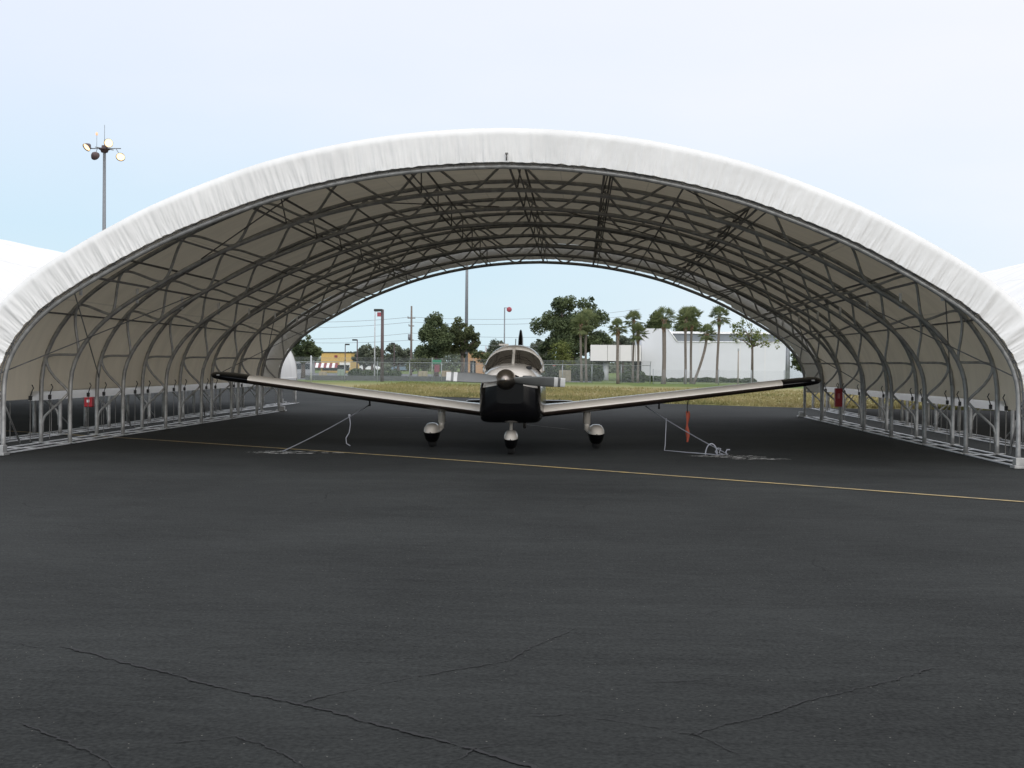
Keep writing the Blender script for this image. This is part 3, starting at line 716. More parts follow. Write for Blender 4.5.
# ------------------------------------------------------------------ background helpers
def tree(name,base,blobs,n,leaf,mt,label,cat='tree',group=None,seed=1,trunk_r=.25,limbs=6,fill=.55):
    """base: Vector on the ground; blobs: list of (dx,dy,z,rx,rz) crown clumps"""
    r_=random.Random(seed); t=thing(name,base,label,cat,group)
    m=MB(); vol=[b_[3]*b_[3]*b_[4] for b_ in blobs]; tot=sum(vol)
    sub=[]
    for b_,v in zip(blobs,vol):   # each clump breaks into smaller leaf bunches
        ns=max(5,int(70*(v/tot)))
        for _ in range(ns):
            while True:
                d=Vector((r_.uniform(-1,1),r_.uniform(-1,1),r_.uniform(-1,1)))
                if .2<d.length<1: break
            d=d.normalized()*(d.length**.75)
            rad=min(b_[3],b_[4])*r_.uniform(.22,.46)
            sub.append((Vector((b_[0]+d.x*b_[3]*.9,b_[1]+d.y*b_[3]*.9,b_[2]+d.z*b_[4]*.9)),rad))
    w=[q[1]**2 for q in sub]
    leaf*=.72; n=int(n*1.9)
    for q,rad in r_.choices(sub,weights=w,k=n):
        d=Vector((r_.gauss(0,1),r_.gauss(0,1),r_.gauss(0,.8))); d=d.normalized()*(r_.random()**.45)*rad*1.15
        c=q+d; s_=leaf*r_.uniform(.6,1.4)
        a=Vector((r_.uniform(-1,1),r_.uniform(-1,1),r_.uniform(-.5,.5))).normalized(); bb=a.cross(Vector((r_.uniform(-1,1),r_.uniform(-1,1),r_.uniform(-1,1)))).normalized()
        m.add([c-a*s_*.5,c+bb*s_*.32,c+a*s_*.5,c-bb*s_*.32],[(0,1,2,3)])
    m.build('crown',mt,t)
    m=MB(); top=max(b_[2] for b_ in blobs)
    low=min(b_[2]-b_[4] for b_ in blobs)
    fork=Vector((0,0,max(.6,low+.25*(top-low)*.5)))
    m.tube([(0,0,-.05),(trunk_r*.1,0,fork.z*.5),fork],[trunk_r*1.25,trunk_r,trunk_r*.85],8)
    for b_ in (blobs*3)[:max(limbs,len(blobs))]:
        e=Vector((b_[0]+r_.uniform(-.5,.5)*b_[3],b_[1]+r_.uniform(-.5,.5)*b_[3],b_[2]+r_.uniform(-.3,.4)*b_[4]))
        mid=fork.lerp(e,.5)+Vector((r_.uniform(-.2,.2),0,r_.uniform(0,.3)))
        m.tube([fork-Vector((0,0,.1)),mid,e],[trunk_r*.55,trunk_r*.35,trunk_r*.1],6)
    m.build('trunk',M['trunk'],t)
    return t
def W(px,py,Y): return at(px,py,Y)
def blob_from_px(base,Y,lst):
    out=[]
    for (px,py,rx,rz) in lst:
        p=at(px,py,Y); k=Y/F_PX; out.append((p.x-base.x,rnd.uniform(-.4,.4)*rx*k,p.z,rx*k,rz*k))
    return out
def ptree(name,px,Y,lst,n,leaf,mt,label,seed,tr=.25,cat='tree',group=None,limbs=6):
    base=at(px,380,Y); base.z=0
    return tree(name,base,blob_from_px(base,Y,lst),n,leaf,mt,label,cat,group,seed,tr,limbs)
# big oak behind the airplane's right
ptree('oak_tree',572,135,[(572,318,24,20),(556,335,22,20),(592,330,18,20),(575,345,26,18),(550,352,14,12),(600,348,14,14),(563,306,13,9),(590,306,11,8),(540,345,8,12)],15000,.34,M['leaf_oak'],'largest dark green oak tree, behind the airplane tail and twin palms',11,.35)
ptree('round_tree',436,140,[(434,331,15,16),(428,345,13,15),(441,348,14,14),(436,320,10,8),(446,338,10,14)],8500,.34,M['leaf_oak'],'dense dark rounded tree behind the fence left of the airplane',12,.25)
ptree('round_tree',462,143,[(463,331,14,12),(472,340,9,11),(455,345,10,13),(465,350,12,9)],4800,.34,M['leaf_mid'],'looser olive green tree directly behind the airplane nose, touching the dark rounded tree',13,.2)
ptree('bushy_tree',303,125,[(303,347,16,11),(297,355,14,9),(312,353,10,9),(309,342,8,6)],5500,.28,M['leaf_oak'],'green bushy tree beside the yellow building at the left leg',14,.2)
ptree('yellow_green_tree',562,120,[(562,352,11,11),(566,362,8,8)],1300,.24,M['leaf_light'],'small yellow green tree in front of the largest oak',15,.1)
def row_trees(specs,mt,group):
    for i,(px,Y,ry,rx,rz,label) in enumerate(specs):
        ptree('background_tree',px,Y,[(px,ry,rx,rz),(px-rx*.6,ry+rz*.4,rx*.7,rz*.7),(px+rx*.6,ry+rz*.3,rx*.7,rz*.75),(px,ry+rz*.9,rx,rz*.6)],2600,.42,mt,label,30+i+int(px),.2,'tree',group,4)
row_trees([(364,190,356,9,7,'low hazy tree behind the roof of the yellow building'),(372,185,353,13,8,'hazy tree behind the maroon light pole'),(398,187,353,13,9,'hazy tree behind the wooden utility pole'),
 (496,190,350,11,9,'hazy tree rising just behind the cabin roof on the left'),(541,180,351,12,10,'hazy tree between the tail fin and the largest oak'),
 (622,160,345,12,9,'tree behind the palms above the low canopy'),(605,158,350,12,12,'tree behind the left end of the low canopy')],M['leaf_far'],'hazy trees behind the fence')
for i,(px,py,rx,rz,label) in enumerate([(657,321,11,12,'dark tree behind the building roof at its left end'),(688,324,12,13,'dark tree behind the building roof beside the palm pair')]):
    ptree('roofline_tree',px,160,[(px,py,rx*.8,rz*.8),(px-6,py+6,rx*.7,rz*.6),(px+7,py+5,rx*.7,rz*.6)],2600,.36,M['leaf_oak'],label,60+i,.2)
ptree('dark_tree',804,112,[(797,356,7,9),(805,362,9,10),(800,367,9,5),(812,350,10,10)],2800,.26,M['leaf_oak'],'dark tree at the right leg of the hangar beyond the grey pole',64,.12)
ptree('green_bush',418,130,[(418,364,10,6),(426,361,10,6),(412,367,7,5)],1800,.26,M['leaf_mid'],'green bush under the dark rounded tree beside the utility pole',65,.05)
ptree('green_bush',488,128,[(488,362,8,9),(478,357,7,6)],1500,.26,M['leaf_mid'],'green bush beside the small orange building',66,.05)
ptree('thin_tree',752,118,[(741,326,9,9),(750,335,12,8),(763,339,11,7),(738,337,9,8),(745,317,7,6),(757,345,13,5),(776,342,6,6)],750,.24,M['leaf_light'],'slender light green tree with sparse crown in front of the building wall',67,.11,limbs=9)
# palms
def palm(px,basepy,toppx,toppy,R_px,Y,label,lean=0,seed=1,tr=.17,boot=True,group='palm trees in front of the white building'):
    tr*=.8
    r_=random.Random(seed); base=at(px,basepy,Y); base.z=0; top=at(toppx,toppy,Y)-base; k=Y/F_PX; Rr=R_px*k*1.22
    t=thing('palm_tree',base,label,'palm',group)
    pts=[]
    for i in range(9):
        u=i/8; xx=top.x*(u**(1.0 if not lean else 1)); 
        if lean: xx=top.x*(math.sin(u*PI/2)**1.0)*.98+ .02*top.x
        pts.append(Vector((xx+.03*math.sin(u*5+seed),0,top.z*u)))
    m=MB(); m.tube(pts,[tr*1.35,tr*1.1]+[tr]*5+[tr*.95,tr*.9],9)
    for i in range(24):   # ring scars
        u=(i+.5)/24; q=pts[0].lerp(pts[-1],u) if not lean else Vector((top.x*math.sin(u*PI/2),0,top.z*u))
    m.build('trunk',M['palm_trunk'],t)
    if boot:
        m=MB(); a=pts[-2] if lean else pts[-1].lerp(pts[-3],.8); 
        for i in range(26):
            u=r_.random(); c=a.lerp(pts[-1],u); an=r_.uniform(0,2*PI); d=Vector((math.cos(an),math.sin(an),0))
            m.tube([c+d*tr*.6-Vector((0,0,.1)),c+d*tr*1.55+Vector((0,0,.22))],[.06,.03],4)
        m.build('leaf_boots',M['palm_boot'],t)
    m=MB(); c0=pts[-1]
    for i in range(46):   # fan fronds
        az=r_.uniform(0,2*PI); el=R(r_.uniform(-50,85)); ln=Rr*r_.uniform(.45,.62)
        d=Vector((math.cos(az)*math.cos(el),math.sin(az)*math.cos(el),math.sin(el)))
        hub=c0+d*ln; m.tube([c0,c0+d*ln*.5+Vector((0,0,.03)),hub],.012,3)
        side=d.cross(Vector((0,0,1))).normalized() if abs(d.z)<.98 else Vector((1,0,0)); up=side.cross(d)
        nb=13; fl=Rr*r_.uniform(.42,.6)
        for j in range(nb):
            a=R(-95+190*j/(nb-1)); dd=(d*math.cos(a)+side*math.sin(a)+up*.12*math.cos(a*2)).normalized(); tip=hub+dd*fl*(.75+.25*math.cos(a))+Vector((0,0,-.22*fl*r_.uniform(.6,1.4)))
            ww=side*math.cos(a)*.035-d*math.sin(a)*.035
            mid=hub.lerp(tip,.55)+Vector((0,0,.03))
            m.add([hub,mid+ww,tip,mid-ww],[(0,1,2,3)])
    # a few dead fronds hanging
    m.build('crown',M['leaf_palm'],t)
    return t
PY=115
palm(581,383,581,325,11,PY,'left palm of the twin pair in front of the largest oak',seed=1,tr=.13,group=None)
palm(586,383,586,322,13,PY+1,'right palm of the twin pair in front of the largest oak',seed=2,tr=.13,group=None)
palm(618,384,617.5,328,9,108,'slim palm standing in front of the low canopy and its column',seed=3,tr=.15)
palm(633,382,633.5,321,10,117,'taller palm of the two at the right end of the low canopy',seed=4,tr=.12)
palm(638,382,638,333,9,116,'shorter palm of the two at the right end of the low canopy',seed=5,tr=.13)
palm(663.5,384,664.5,319,12,110,'thickest palm trunk, standing at the left corner of the building wall',seed=6,tr=.21)
palm(685,383.5,686,319,11,113,'left palm of the close pair under the slanted roof edge',seed=7,tr=.14)
palm(690.5,384,692,318,11,114,'right palm of the close pair, touching the foot of the bent palm',seed=8,tr=.13)
palm(693,384,706.5,334,9,111,'bent palm with a curved leaning trunk',lean=1,seed=9,tr=.14)
palm(717,381,719,317,10.5,118,'dark straight palm right of the bent palm',seed=10,tr=.14)
# ------------------------------------------------------------------ white building
BY=134
def bx(x0,x1,y0,y1,Y,dep,m,mi=0):   # pixel rectangle (x0,y0 top) -> box at distance Y
    a=at(x0,(y0+y1)/2,Y); c=at(x1,(y0+y1)/2,Y); top=at((x0+x1)/2,y0,Y).z; bot=at((x0+x1)/2,y1,Y).z
    m.box((a.x,Y,bot),(c.x,Y+dep,top),mi); return a.x,c.x,bot,top
BL=thing('white_building',(at(715,383,BY).x,BY,0),'long windowless white building behind the palms','building')
def child(m,name,mt,root,**k):
    o=m.build(name,mt,root,**k); o.location=-Vector(root.location); return o
m=MB()
xa,xb=at(641.5,350,BY).x,at(787,350,BY).x; zt1=at(655,328.5,BY).z; zt2=at(720,342.2,BY).z; xc=at(668,340,BY).x; xd=at(677,340,BY).x
m.add([(xa,BY,-.05),(xb,BY,-.05),(xb,BY,zt2),(xd,BY,zt2),(xc,BY,zt1),(xa,BY,zt1),(xa,BY+16,-.05),(xb,BY+16,-.05),(xb,BY+16,zt2),(xd,BY+16,zt2),(xc,BY+16,zt1),(xa,BY+16,zt1)],
 [(0,1,2,3,4,5),(11,10,9,8,7,6),(0,6,7,1),(1,7,8,2),(2,8,9,3),(3,9,10,4),(4,10,11,5),(5,11,6,0)])
child(m,'wall',M['bwall'],BL,fixn=True)
m=MB(); zr=at(720,331.5,BY).z
m.box((xd-.2,BY+1.2,zt2+.01),(xb+.6,BY+15,zr-.25)); child(m,'roof_screen',M['broof'],BL)
m=MB(); m.box((xc+.02,BY+1.0,zr-.22),(xb+.8,BY+15.3,zr)); child(m,'roof_edge',M['btrim'],BL)
m=MB(); m.tube([(xc+.02,BY-.06,zt1-.05),(xd+.02,BY-.06,zt2+.03)],.07,4); m.tube([(xd,BY-.06,zt2+.03),(xb,BY-.06,zt2+.03)],.05,4); child(m,'parapet_trim',M['btrim'],BL)
for px in (663,700,740,765):   # wall panel joints
    x=at(px,360,BY).x; m=MB(); m.box((x-.02,BY-.012,0),(x+.02,BY-.002,(zt1 if px<668 else zt2)-.1)); child(m,'panel_joint',M['bpanel'],BL)
for px,py in ((709,341.5),(738,341)):
    p=at(px,py,BY-.2); m=MB(); m.box((p.x-.16,BY-.3,p.z-.12),(p.x+.16,BY-.005,p.z+.12)); child(m,'wall_light',M['btrim'],BL,bevel=.02)
# right wing of the building, lower
m=MB(); bx(787.5,830,360,383,BY+3,9,m); child(m,'annex_wall',mat('bluish_wall',(.55,.60,.66),.75,0,.03),BL)
# low canopy
CN=thing('canopy_annex',(at(616,380,BY-3).x,BY-3,0),'low flat white canopy on a round column, left of the white building','canopy')
m=MB(); x0,x1,z0,z1=bx(590.5,641,345,361,BY-3,8,m); child(m,'fascia',M['bpanel'],CN)
m=MB(); 
for px in (607.5,620,631.5,635.5): x=at(px,350,BY-3).x; m.box((x-.025,BY-3.014,z0),(x+.025,BY-3.002,z1))
child(m,'fascia_joint',mat('joint_grey',(.3,.29,.28),.8),CN)
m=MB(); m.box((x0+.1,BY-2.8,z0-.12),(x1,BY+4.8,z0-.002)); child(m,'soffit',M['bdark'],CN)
m=MB(); p=at(606,370,BY-2); m.tube([(p.x,BY-1.5,0),(p.x,BY-1.5,z0-.13)],.28,20); child(m,'column',M['bwall'],CN)
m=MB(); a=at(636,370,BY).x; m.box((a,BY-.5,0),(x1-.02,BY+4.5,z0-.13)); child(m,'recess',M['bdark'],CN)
# shrubs along the building foot
def hedge(x0px,x1px,Y,h,label,seed,n=3200):
    a=at(x0px,384,Y).x; c=at(x1px,384,Y).x; L_=c-a; nb=max(3,int(L_/1.1))
    bl=[(a+L_*(i+.5)/nb-(a+c)/2,rnd.uniform(-.2,.2),h*.38*rnd.uniform(.8,1.2),.75,h*.5*rnd.uniform(.8,1.25)) for i in range(nb)]
    r_=random.Random(seed); t=thing('shrub_row',((a+c)/2,Y,0),label,'shrubs'); m=MB()
    for _ in range(n):
        b_=r_.choice(bl); d=Vector((r_.gauss(0,1),r_.gauss(0,1),r_.gauss(0,1))).normalized()*(r_.random()**.3)
        q=Vector((b_[0]+d.x*b_[3],b_[1]+d.y*b_[3],max(.02,b_[2]+d.z*b_[4]))); a_=Vector((r_.uniform(-1,1),r_.uniform(-1,1),r_.uniform(-.6,.6))).normalized(); bb=a_.cross(Vector((r_.uniform(-1,1),r_.uniform(-1,1),r_.uniform(-1,1)))).normalized(); s_=.16*r_.uniform(.6,1.4)
        m.add([q-a_*s_,q+bb*s_*.6,q+a_*s_,q-bb*s_*.6],[(0,1,2,3)])
    m.build('foliage',M['leaf_shrub'],t); m=MB()
    for b_ in bl: m.tube([(b_[0],b_[1],0),(b_[0],b_[1],b_[2])],.05,5)
    m.build('stems',M['trunk'],t)
hedge(643,662,126,.62,'low shrubs at the building corner left of the thickest palm',1)
hedge(668,700,125,.36,'low shrubs behind the close palm pair',2)
hedge(700,755,124,.46,'low shrubs along the wall right of the bent palm',3,4200)
hedge(622,641,119,1.1,'grey green shrubs under the low canopy around the two palms',4)
# ------------------------------------------------------------------ far wood
r_=random.Random(77); m=MB()
for i in range(22000):
    x=r_.uniform(-95,60); Yq=r_.uniform(255,275); hh=3.2+2.6*noise.noise((x*.09,0,4))+1.3*noise.noise((x*.4,2,4))
    q=Vector((x,Yq,r_.random()**.7*max(1,hh))); a_=Vector((r_.uniform(-1,1),r_.uniform(-1,1),r_.uniform(-.6,.6))).normalized(); bb=a_.cross(Vector((r_.uniform(-1,1),r_.uniform(-1,1),r_.uniform(-1,1)))).normalized(); s_=.42*r_.uniform(.6,1.4)
    m.add([q-a_*s_,q+bb*s_*.6,q+a_*s_,q-bb*s_*.6],[(0,1,2,3)])
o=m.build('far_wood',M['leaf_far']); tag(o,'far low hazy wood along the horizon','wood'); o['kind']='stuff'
hedge(518,602,124,1.9,'dark hedge behind the fence below the largest oak',9,9000)
hedge(350,400,128,1.0,'low green hedge behind the fence below the maroon pole',10,3000)
# ------------------------------------------------------------------ fence
ff,nt,p_=newmat('chain_link'); N=nt.nodes; L=nt.links
tc=N.new('ShaderNodeTexCoord'); mp=N.new('ShaderNodeMapping'); mp.inputs['Rotation'].default_value=(0,R(45),0); L.new(tc.outputs['Object'],mp.inputs[0])
sx=N.new('ShaderNodeSeparateXYZ'); L.new(mp.outputs[0],sx.inputs[0])
def mth(op,a_,b_=None):
    q=N.new('ShaderNodeMath'); q.operation=op
    for i,v in enumerate((a_,b_)):
        if v is None: continue
        if isinstance(v,(int,float)): q.inputs[i].default_value=v
        else: L.new(v,q.inputs[i])
    return q.outputs[0]
gx=mth('LESS_THAN',mth('FRACT',mth('MULTIPLY',sx.outputs[0],17)),.09); gz=mth('LESS_THAN',mth('FRACT',mth('MULTIPLY',sx.outputs[2],17)),.09)
al=mth('MAXIMUM',gx,gz); L.new(al,p_.inputs['Alpha']); p_.inputs['Base Color'].default_value=(.33,.36,.38,1); p_.inputs['Metallic'].default_value=.3
def fence(A,B,h,label,sp_=2.6,arms=True):
    A=Vector(A);B=Vector(B); d=B-A; n=max(1,round(d.length/sp_)); ang=math.atan2(d.y,d.x)
    t=thing('chain_link_fence',A,label,'fence',None,ang); Ln=d.length
    m=MB(); m.add([(0,0,.03),(Ln,0,.03),(Ln,0,h),(0,0,h)],[(0,1,2,3)]); m.build('wire_mesh',ff,t)
    if arms: m=MB(); m.tube([(0,0,h),(Ln,0,h)],.028,6); m.build('top_rail',M['fence_post'],t)
    for i in range(n+1):
        x=Ln*i/n; m=MB(); m.tube([(x,.03,0),(x,.03,h+.06)],.04,6)
        if arms: m.tube([(x,.03,h+.04),(x,-.22,h+.36)],.025,5)
        m.build('post',M['fence_post'],t)
    if arms:
        m=MB()
        for q in (.1,.2,.3): m.tube([(0,.03-.25*q/.32,h+.04+q),(Ln,.03-.25*q/.32,h+.04+q)],.008,4)
        m.build('barbed_wire',M['fence_post'],t)
fence((-40,100,0),(-9,109,0),1.62,'chain link fence on the left beyond the dry grass, topped with barbed wire')
fence((-9,109,0),(6,112,0),1.55,'chain link fence directly behind the airplane, in front of the trees')
fence((6,107.5,0),(22,107.2,0),1.2,'lower thin wire fence crossing the lawn before the white building',2.6,False)
# low dark wall outside the fence
m=MB(); m.box((-24,112.5,0),(-3.5,113,.42)); m.build('low_wall',M['lowwall'],None)
tag(bpy.data.objects['low_wall'],'long low dark wall running just behind the chain link fence','wall')
# ------------------------------------------------------------------ left background: buildings, boxes, cars
def small_building(px0,px1,py0,Y,dep,mt,label,roofmt,name='small_building',extras=None):
    a=at(px0,360,Y).x; c=at(px1,360,Y).x; z=at((px0+px1)/2,py0,Y).z; t=thing(name,((a+c)/2,Y,0),label,'building'); w=(c-a)/2
    m=MB(); m.box((-w,0,0),(w,dep,z)); m.build('wall',mt,t)
    m=MB(); m.box((-w-.12,-.12,z),(w+.12,dep+.12,z+.18)); m.build('roof',roofmt,t)
    if extras: extras(t,w,z)
    return t
def yb(t,w,z):
    zs_=z-1.6
    k=9
    for i in range(k):
        x0=-w-1.2+i*(w*1.15+1.2)/k*1.0; x1=x0+(w*1.15+1.2)/k-.01
        m=MB(); m.add([(x0,-.9,zs_-.75),(x1,-.9,zs_-.75),(x1,-.05,zs_),(x0,-.05,zs_)],[(0,1,2,3)]); m.build('awning_stripe',M['btrim'] if i%2 else M['awning_red'],t,solid=.04)
    m=MB(); m.box((w*.25,-.05,zs_-.7),(w*.95,-.005,zs_+.1)); m.build('sign_band',M['bpanel'],t)
    m=MB(); m.box((w*-.1,-.06,z-.75),(w*.1,-.005,z-.35)); m.build('emblem',M['awning_red'],t)
    m=MB(); m.box((-w*.9,-.05,.3),(w*.9,-.004,1.2)); m.build('window',M['glass_dark'],t)
small_building(321,351,353,205,8,M['yellow_wall'],'yellow flat roofed building with a striped awning',M['bdark'],extras=yb)
small_building(463,483,352.5,190,6,M['orange_wall'],'small orange brown building left of the airplane cabin',M['bdark'],extras=lambda t,w,z:[MBx.build('door',M['glass_dark'],t) for MBx in [(lambda q:(q.box((-.4,-.04,0),(.4,-.004,2)),q)[1])(MB())]])
small_building(290,312,361.5,180,2,mat('grey_wall',(.3,.31,.32),.8),'low grey building seen through the fence beside the white hangar flank',M['broof'],extras=lambda t,w,z:[(lambda q:(q.box((-w*.8,-.04,.6),(w*.8,-.004,1.4)),q)[1])(MB()).build('window',M['glass_dark'],t)])
def ubox(px,Y,wp,hz,mt,label):
    p=at(px,375,Y); w=wp*Y/F_PX/2; t=thing('utility_box',(p.x,Y,0),label,'utility box')
    m=MB(); m.box((-w,-w*.5,.05),(w,w*.5,hz)); m.build('cabinet',mt,t,bevel=.03)
    m=MB(); m.box((-w*1.05,-w*.55,0),(w*1.05,w*.55,.05)); m.build('plinth',M['concrete'],t)
    m=MB(); m.box((-.01,-w*.5-.012,.1),(.01,-w*.5-.002,hz-.1)); m.build('door_gap',M['bdark'],t)
ubox(323,114,8,.75,M['box_tan'],'tan utility box behind the fence below the yellow building')
ubox(341,115,7,.95,M['box_green'],'grey green utility box behind the fence right of the tan box')
ubox(423,116,9,.85,M['box_tan'],'tan utility box left of the green street sign')
ubox(446,116,10,.9,mat('brown_box',(.28,.22,.15),.7),'brown utility box just right of the maroon board')
ubox(565,117,12,1.05,mat('sand_box',(.27,.24,.18),.8),'sand coloured box behind the fence right of the propeller')
def car(px,Y,mt,label,L_=4.3,rz=0):
    p=at(px,375,Y); t=thing('parked_car',(p.x,Y,0),label,'car','cars parked beyond the fence',rz)
    prof_=[(-2.1,.35),(-2.15,.7),(-1.95,.88),(-1.25,.95),(-.75,1.38),(.55,1.42),(1.25,.98),(1.95,.86),(2.15,.62),(2.1,.35)]
    m=MB(); rows=[[(x*L_/4.3,y,z) for x,z in prof_] for y in (-.85,.85)]; m.grid(rows,smooth=False); n=len(prof_)
    m.add(rows[0],[tuple(range(n))]); m.add(rows[1],[tuple(reversed(range(n)))]); m.grid([[rows[0][-1],rows[1][-1]],[rows[0][0],rows[1][0]]],smooth=False)
    m.build('body',mt,t,clean=True,fixn=True,bevel=.04)
    for s_ in (-1,1):
        m=MB(); y=s_*.905; m.add([(-1.1,y,.98),(1.1,y,1.0),(.5,y*.95,1.34),(-.7,y*.95,1.31)],[(0,1,2,3)]); m.build('side_window',M['glass_dark'],t,solid=.02)
        for x in (-1.35,1.35):
            m=MB(); m.lathe((x,s_*.74,.33),(0,s_,0),[(0,.1),(0,.31),(.06,.33),(.16,.33),(.2,.28),(.2,.0)],16); m.build('wheel',M['tyre'],t)
    return t
car(343,235,M['car_white'],'white parked car beyond the fence right of the grey green box')
car(368,240,M['car_white'],'white parked car beyond the fence behind the maroon light pole')
car(404,230,M['car_blue'],'blue grey parked car beyond the fence near the utility pole')
car(553,225,M['car_red'],'red parked car beyond the fence behind the right propeller blade')
# small flag-like roof between cars
# street sign
p=at(437,370,112); t=thing('street_sign',(p.x,112,0),'green street sign on a pole above a maroon board','sign')
m=MB(); m.tube([(-.42,0,0),(-.42,0,2.05)],.035,8); m.build('pole',M['fence_post'],t)
m=MB(); zz=at(437,361.6,112).z; m.box((-.42,-.03,zz-.17),(.38,.0,zz+.17)); m.build('sign_panel',M['sign_green'],t)
m=MB(); m.box((-.22,-.035,zz-.9),(.22,-.005,zz-.3)); m.build('maroon_board',M['maroon'],t)
# ------------------------------------------------------------------ poles
def lampost(px,topy,Y,arm,mt,label,r_=.07,head=True,cat='street lamp',name='street_lamp',hw=.45,group=None):
    b_=at(px,380,Y); z=at(px,topy,Y).z; t=thing(name,(b_.x,Y,0),label,cat,group)
    m=MB(); m.tube([(0,0,0),(0,0,z)],r_*1.3,8,0,r_); m.build('pole',mt,t)
    if head:
        m=MB(); x=arm; m.tube([(0,0,z-.06),(x,0,z-.03)],r_*.6,6); m.build('arm',mt,t)
        m=MB(); m.box((min(x-hw*.5,x+hw*.5),-.2,z-.16),(max(x-hw*.5,x+hw*.5),.2,z+.04)); m.build('lamp_head',M['bdark'],t,bevel=.03)
    return t
lampost(382,309.5,108,-.35,M['pole_dark'],'tall maroon light pole left of the trees',.12,hw=.7)
lampost(357,339.5,170,-.35,M['pole_dark'],'light pole just right of the yellow building',.07,hw=.6)
lampost(345,344,180,.3,M['pole_dark'],'light pole rising behind the yellow building roof',.06,hw=.6)
lampost(394,343,175,-.2,M['pole_dark'],'low light pole between the maroon pole and the utility pole',.05,hw=.5)
def marker(px,topy,Y,label,sgx,mt,square):
    b_=at(px,380,Y); z=at(px,topy,Y).z; t=thing('marker_pole',(b_.x,Y,0),label,'pole')
    m=MB(); m.tube([(0,0,0),(0,0,z)],.07,8,0,.05); m.tube([(0,0,z-.03),(.3*sgx,0,z-.03)],.03,6); m.build('pole',mt,t)
    m=MB()
    if square: m.box((.22*sgx,-.12,z-.5),(.22*sgx+.34,.12,z-.12))
    else: m.lathe((.42*sgx,-.16,z-.18),(0,1,0),[(0,0),(0,.2),(.05,.235),(.25,.235),(.32,.2),(.32,0)],16)
    m.build('red_marker',mat('marker_red',(.32,.06,.08),.6),t,fixn=True)
marker(374.5,311,118,'thin pale pole with a square red marker beside the maroon pole',1,M['pole_white'],True)
marker(504,307.5,118,'thin grey pole with a round red marker above the airplane cabin',1,M['mast'],False)
# wooden utility pole with crossarms
Y=165; b_=at(411,378,Y); t=thing('utility_pole',(b_.x,Y,0),'tall thin wooden utility pole with power lines left of the dark rounded tree','utility pole')
z=at(411,306,Y).z; m=MB(); m.tube([(0,0,0),(0,0,z)],.16,8,0,.11); m.build('pole',M['wood'],t)
for dz,w_ in ((1.6,.5),(2.6,.35),(4.4,.3)):
    m=MB(); m.box((-w_,-.06,z-dz),(w_,.06,z-dz+.12)); m.tube([(-w_*.9,0,z-dz+.1),(-w_*.9,0,z-dz+.3)],.05,6); m.build('crossarm',M['wood'],t)
m=MB(); m.tube([(-.25,0,z-4.3),(-.25,0,z-3.6)],.18,10); m.build('transformer',M['mast'],t)
P0=b_.x
for i,(py1,py2,py0_) in enumerate(((317,306,319),(322,311,325),(333,327,337),(340,338,338))):
    A_=at(230,py0_,150+5*i); B_=at(411,py1,165); B2=at(640,py2+3,190)
    m=MB(); m.tube(sagl(A_,B_,.5)+sagl(B_,B2,.8)[1:],.02,4)
    tag(m.build('power_line',M['mast']),['topmost power line on the utility pole','second highest power line on the utility pole','third power line down on the utility pole','lowest power line on the utility pole, just above the rooftops'][i],'power line','power lines')
# other verticals
t=lampost(787.5,343,112,0,M['mast'],'thick grey pole against the right end of the building',.16,head=False,cat='pole',name='grey_pole')
m=MB(); m.box((-.25,-.14,at(787,346,112).z),(-.05,.1,at(787,346,112).z+.3)); m.build('junction_box',M['mast'],t)
t=lampost(738,350,110,0,mat('tan_pole',(.28,.24,.2),.7),'thin tan pole in front of the building wall',.045,head=False,cat='pole',name='thin_pole')
m=MB(); m.box((-.06,-.05,at(738,351,110).z),(.06,.05,at(738,348.5,110).z)); m.build('camera_head',M['fence_post'],t)
lampost(485.5,346,160,0,M['pole_white'],'short pale pole behind the small orange building',.09,head=False,cat='pole',name='pale_post')
lampost(311,355.5,104,0,M['pole_white'],'white post in the fence below the bushy tree',.06,head=False,cat='pole',name='white_post')
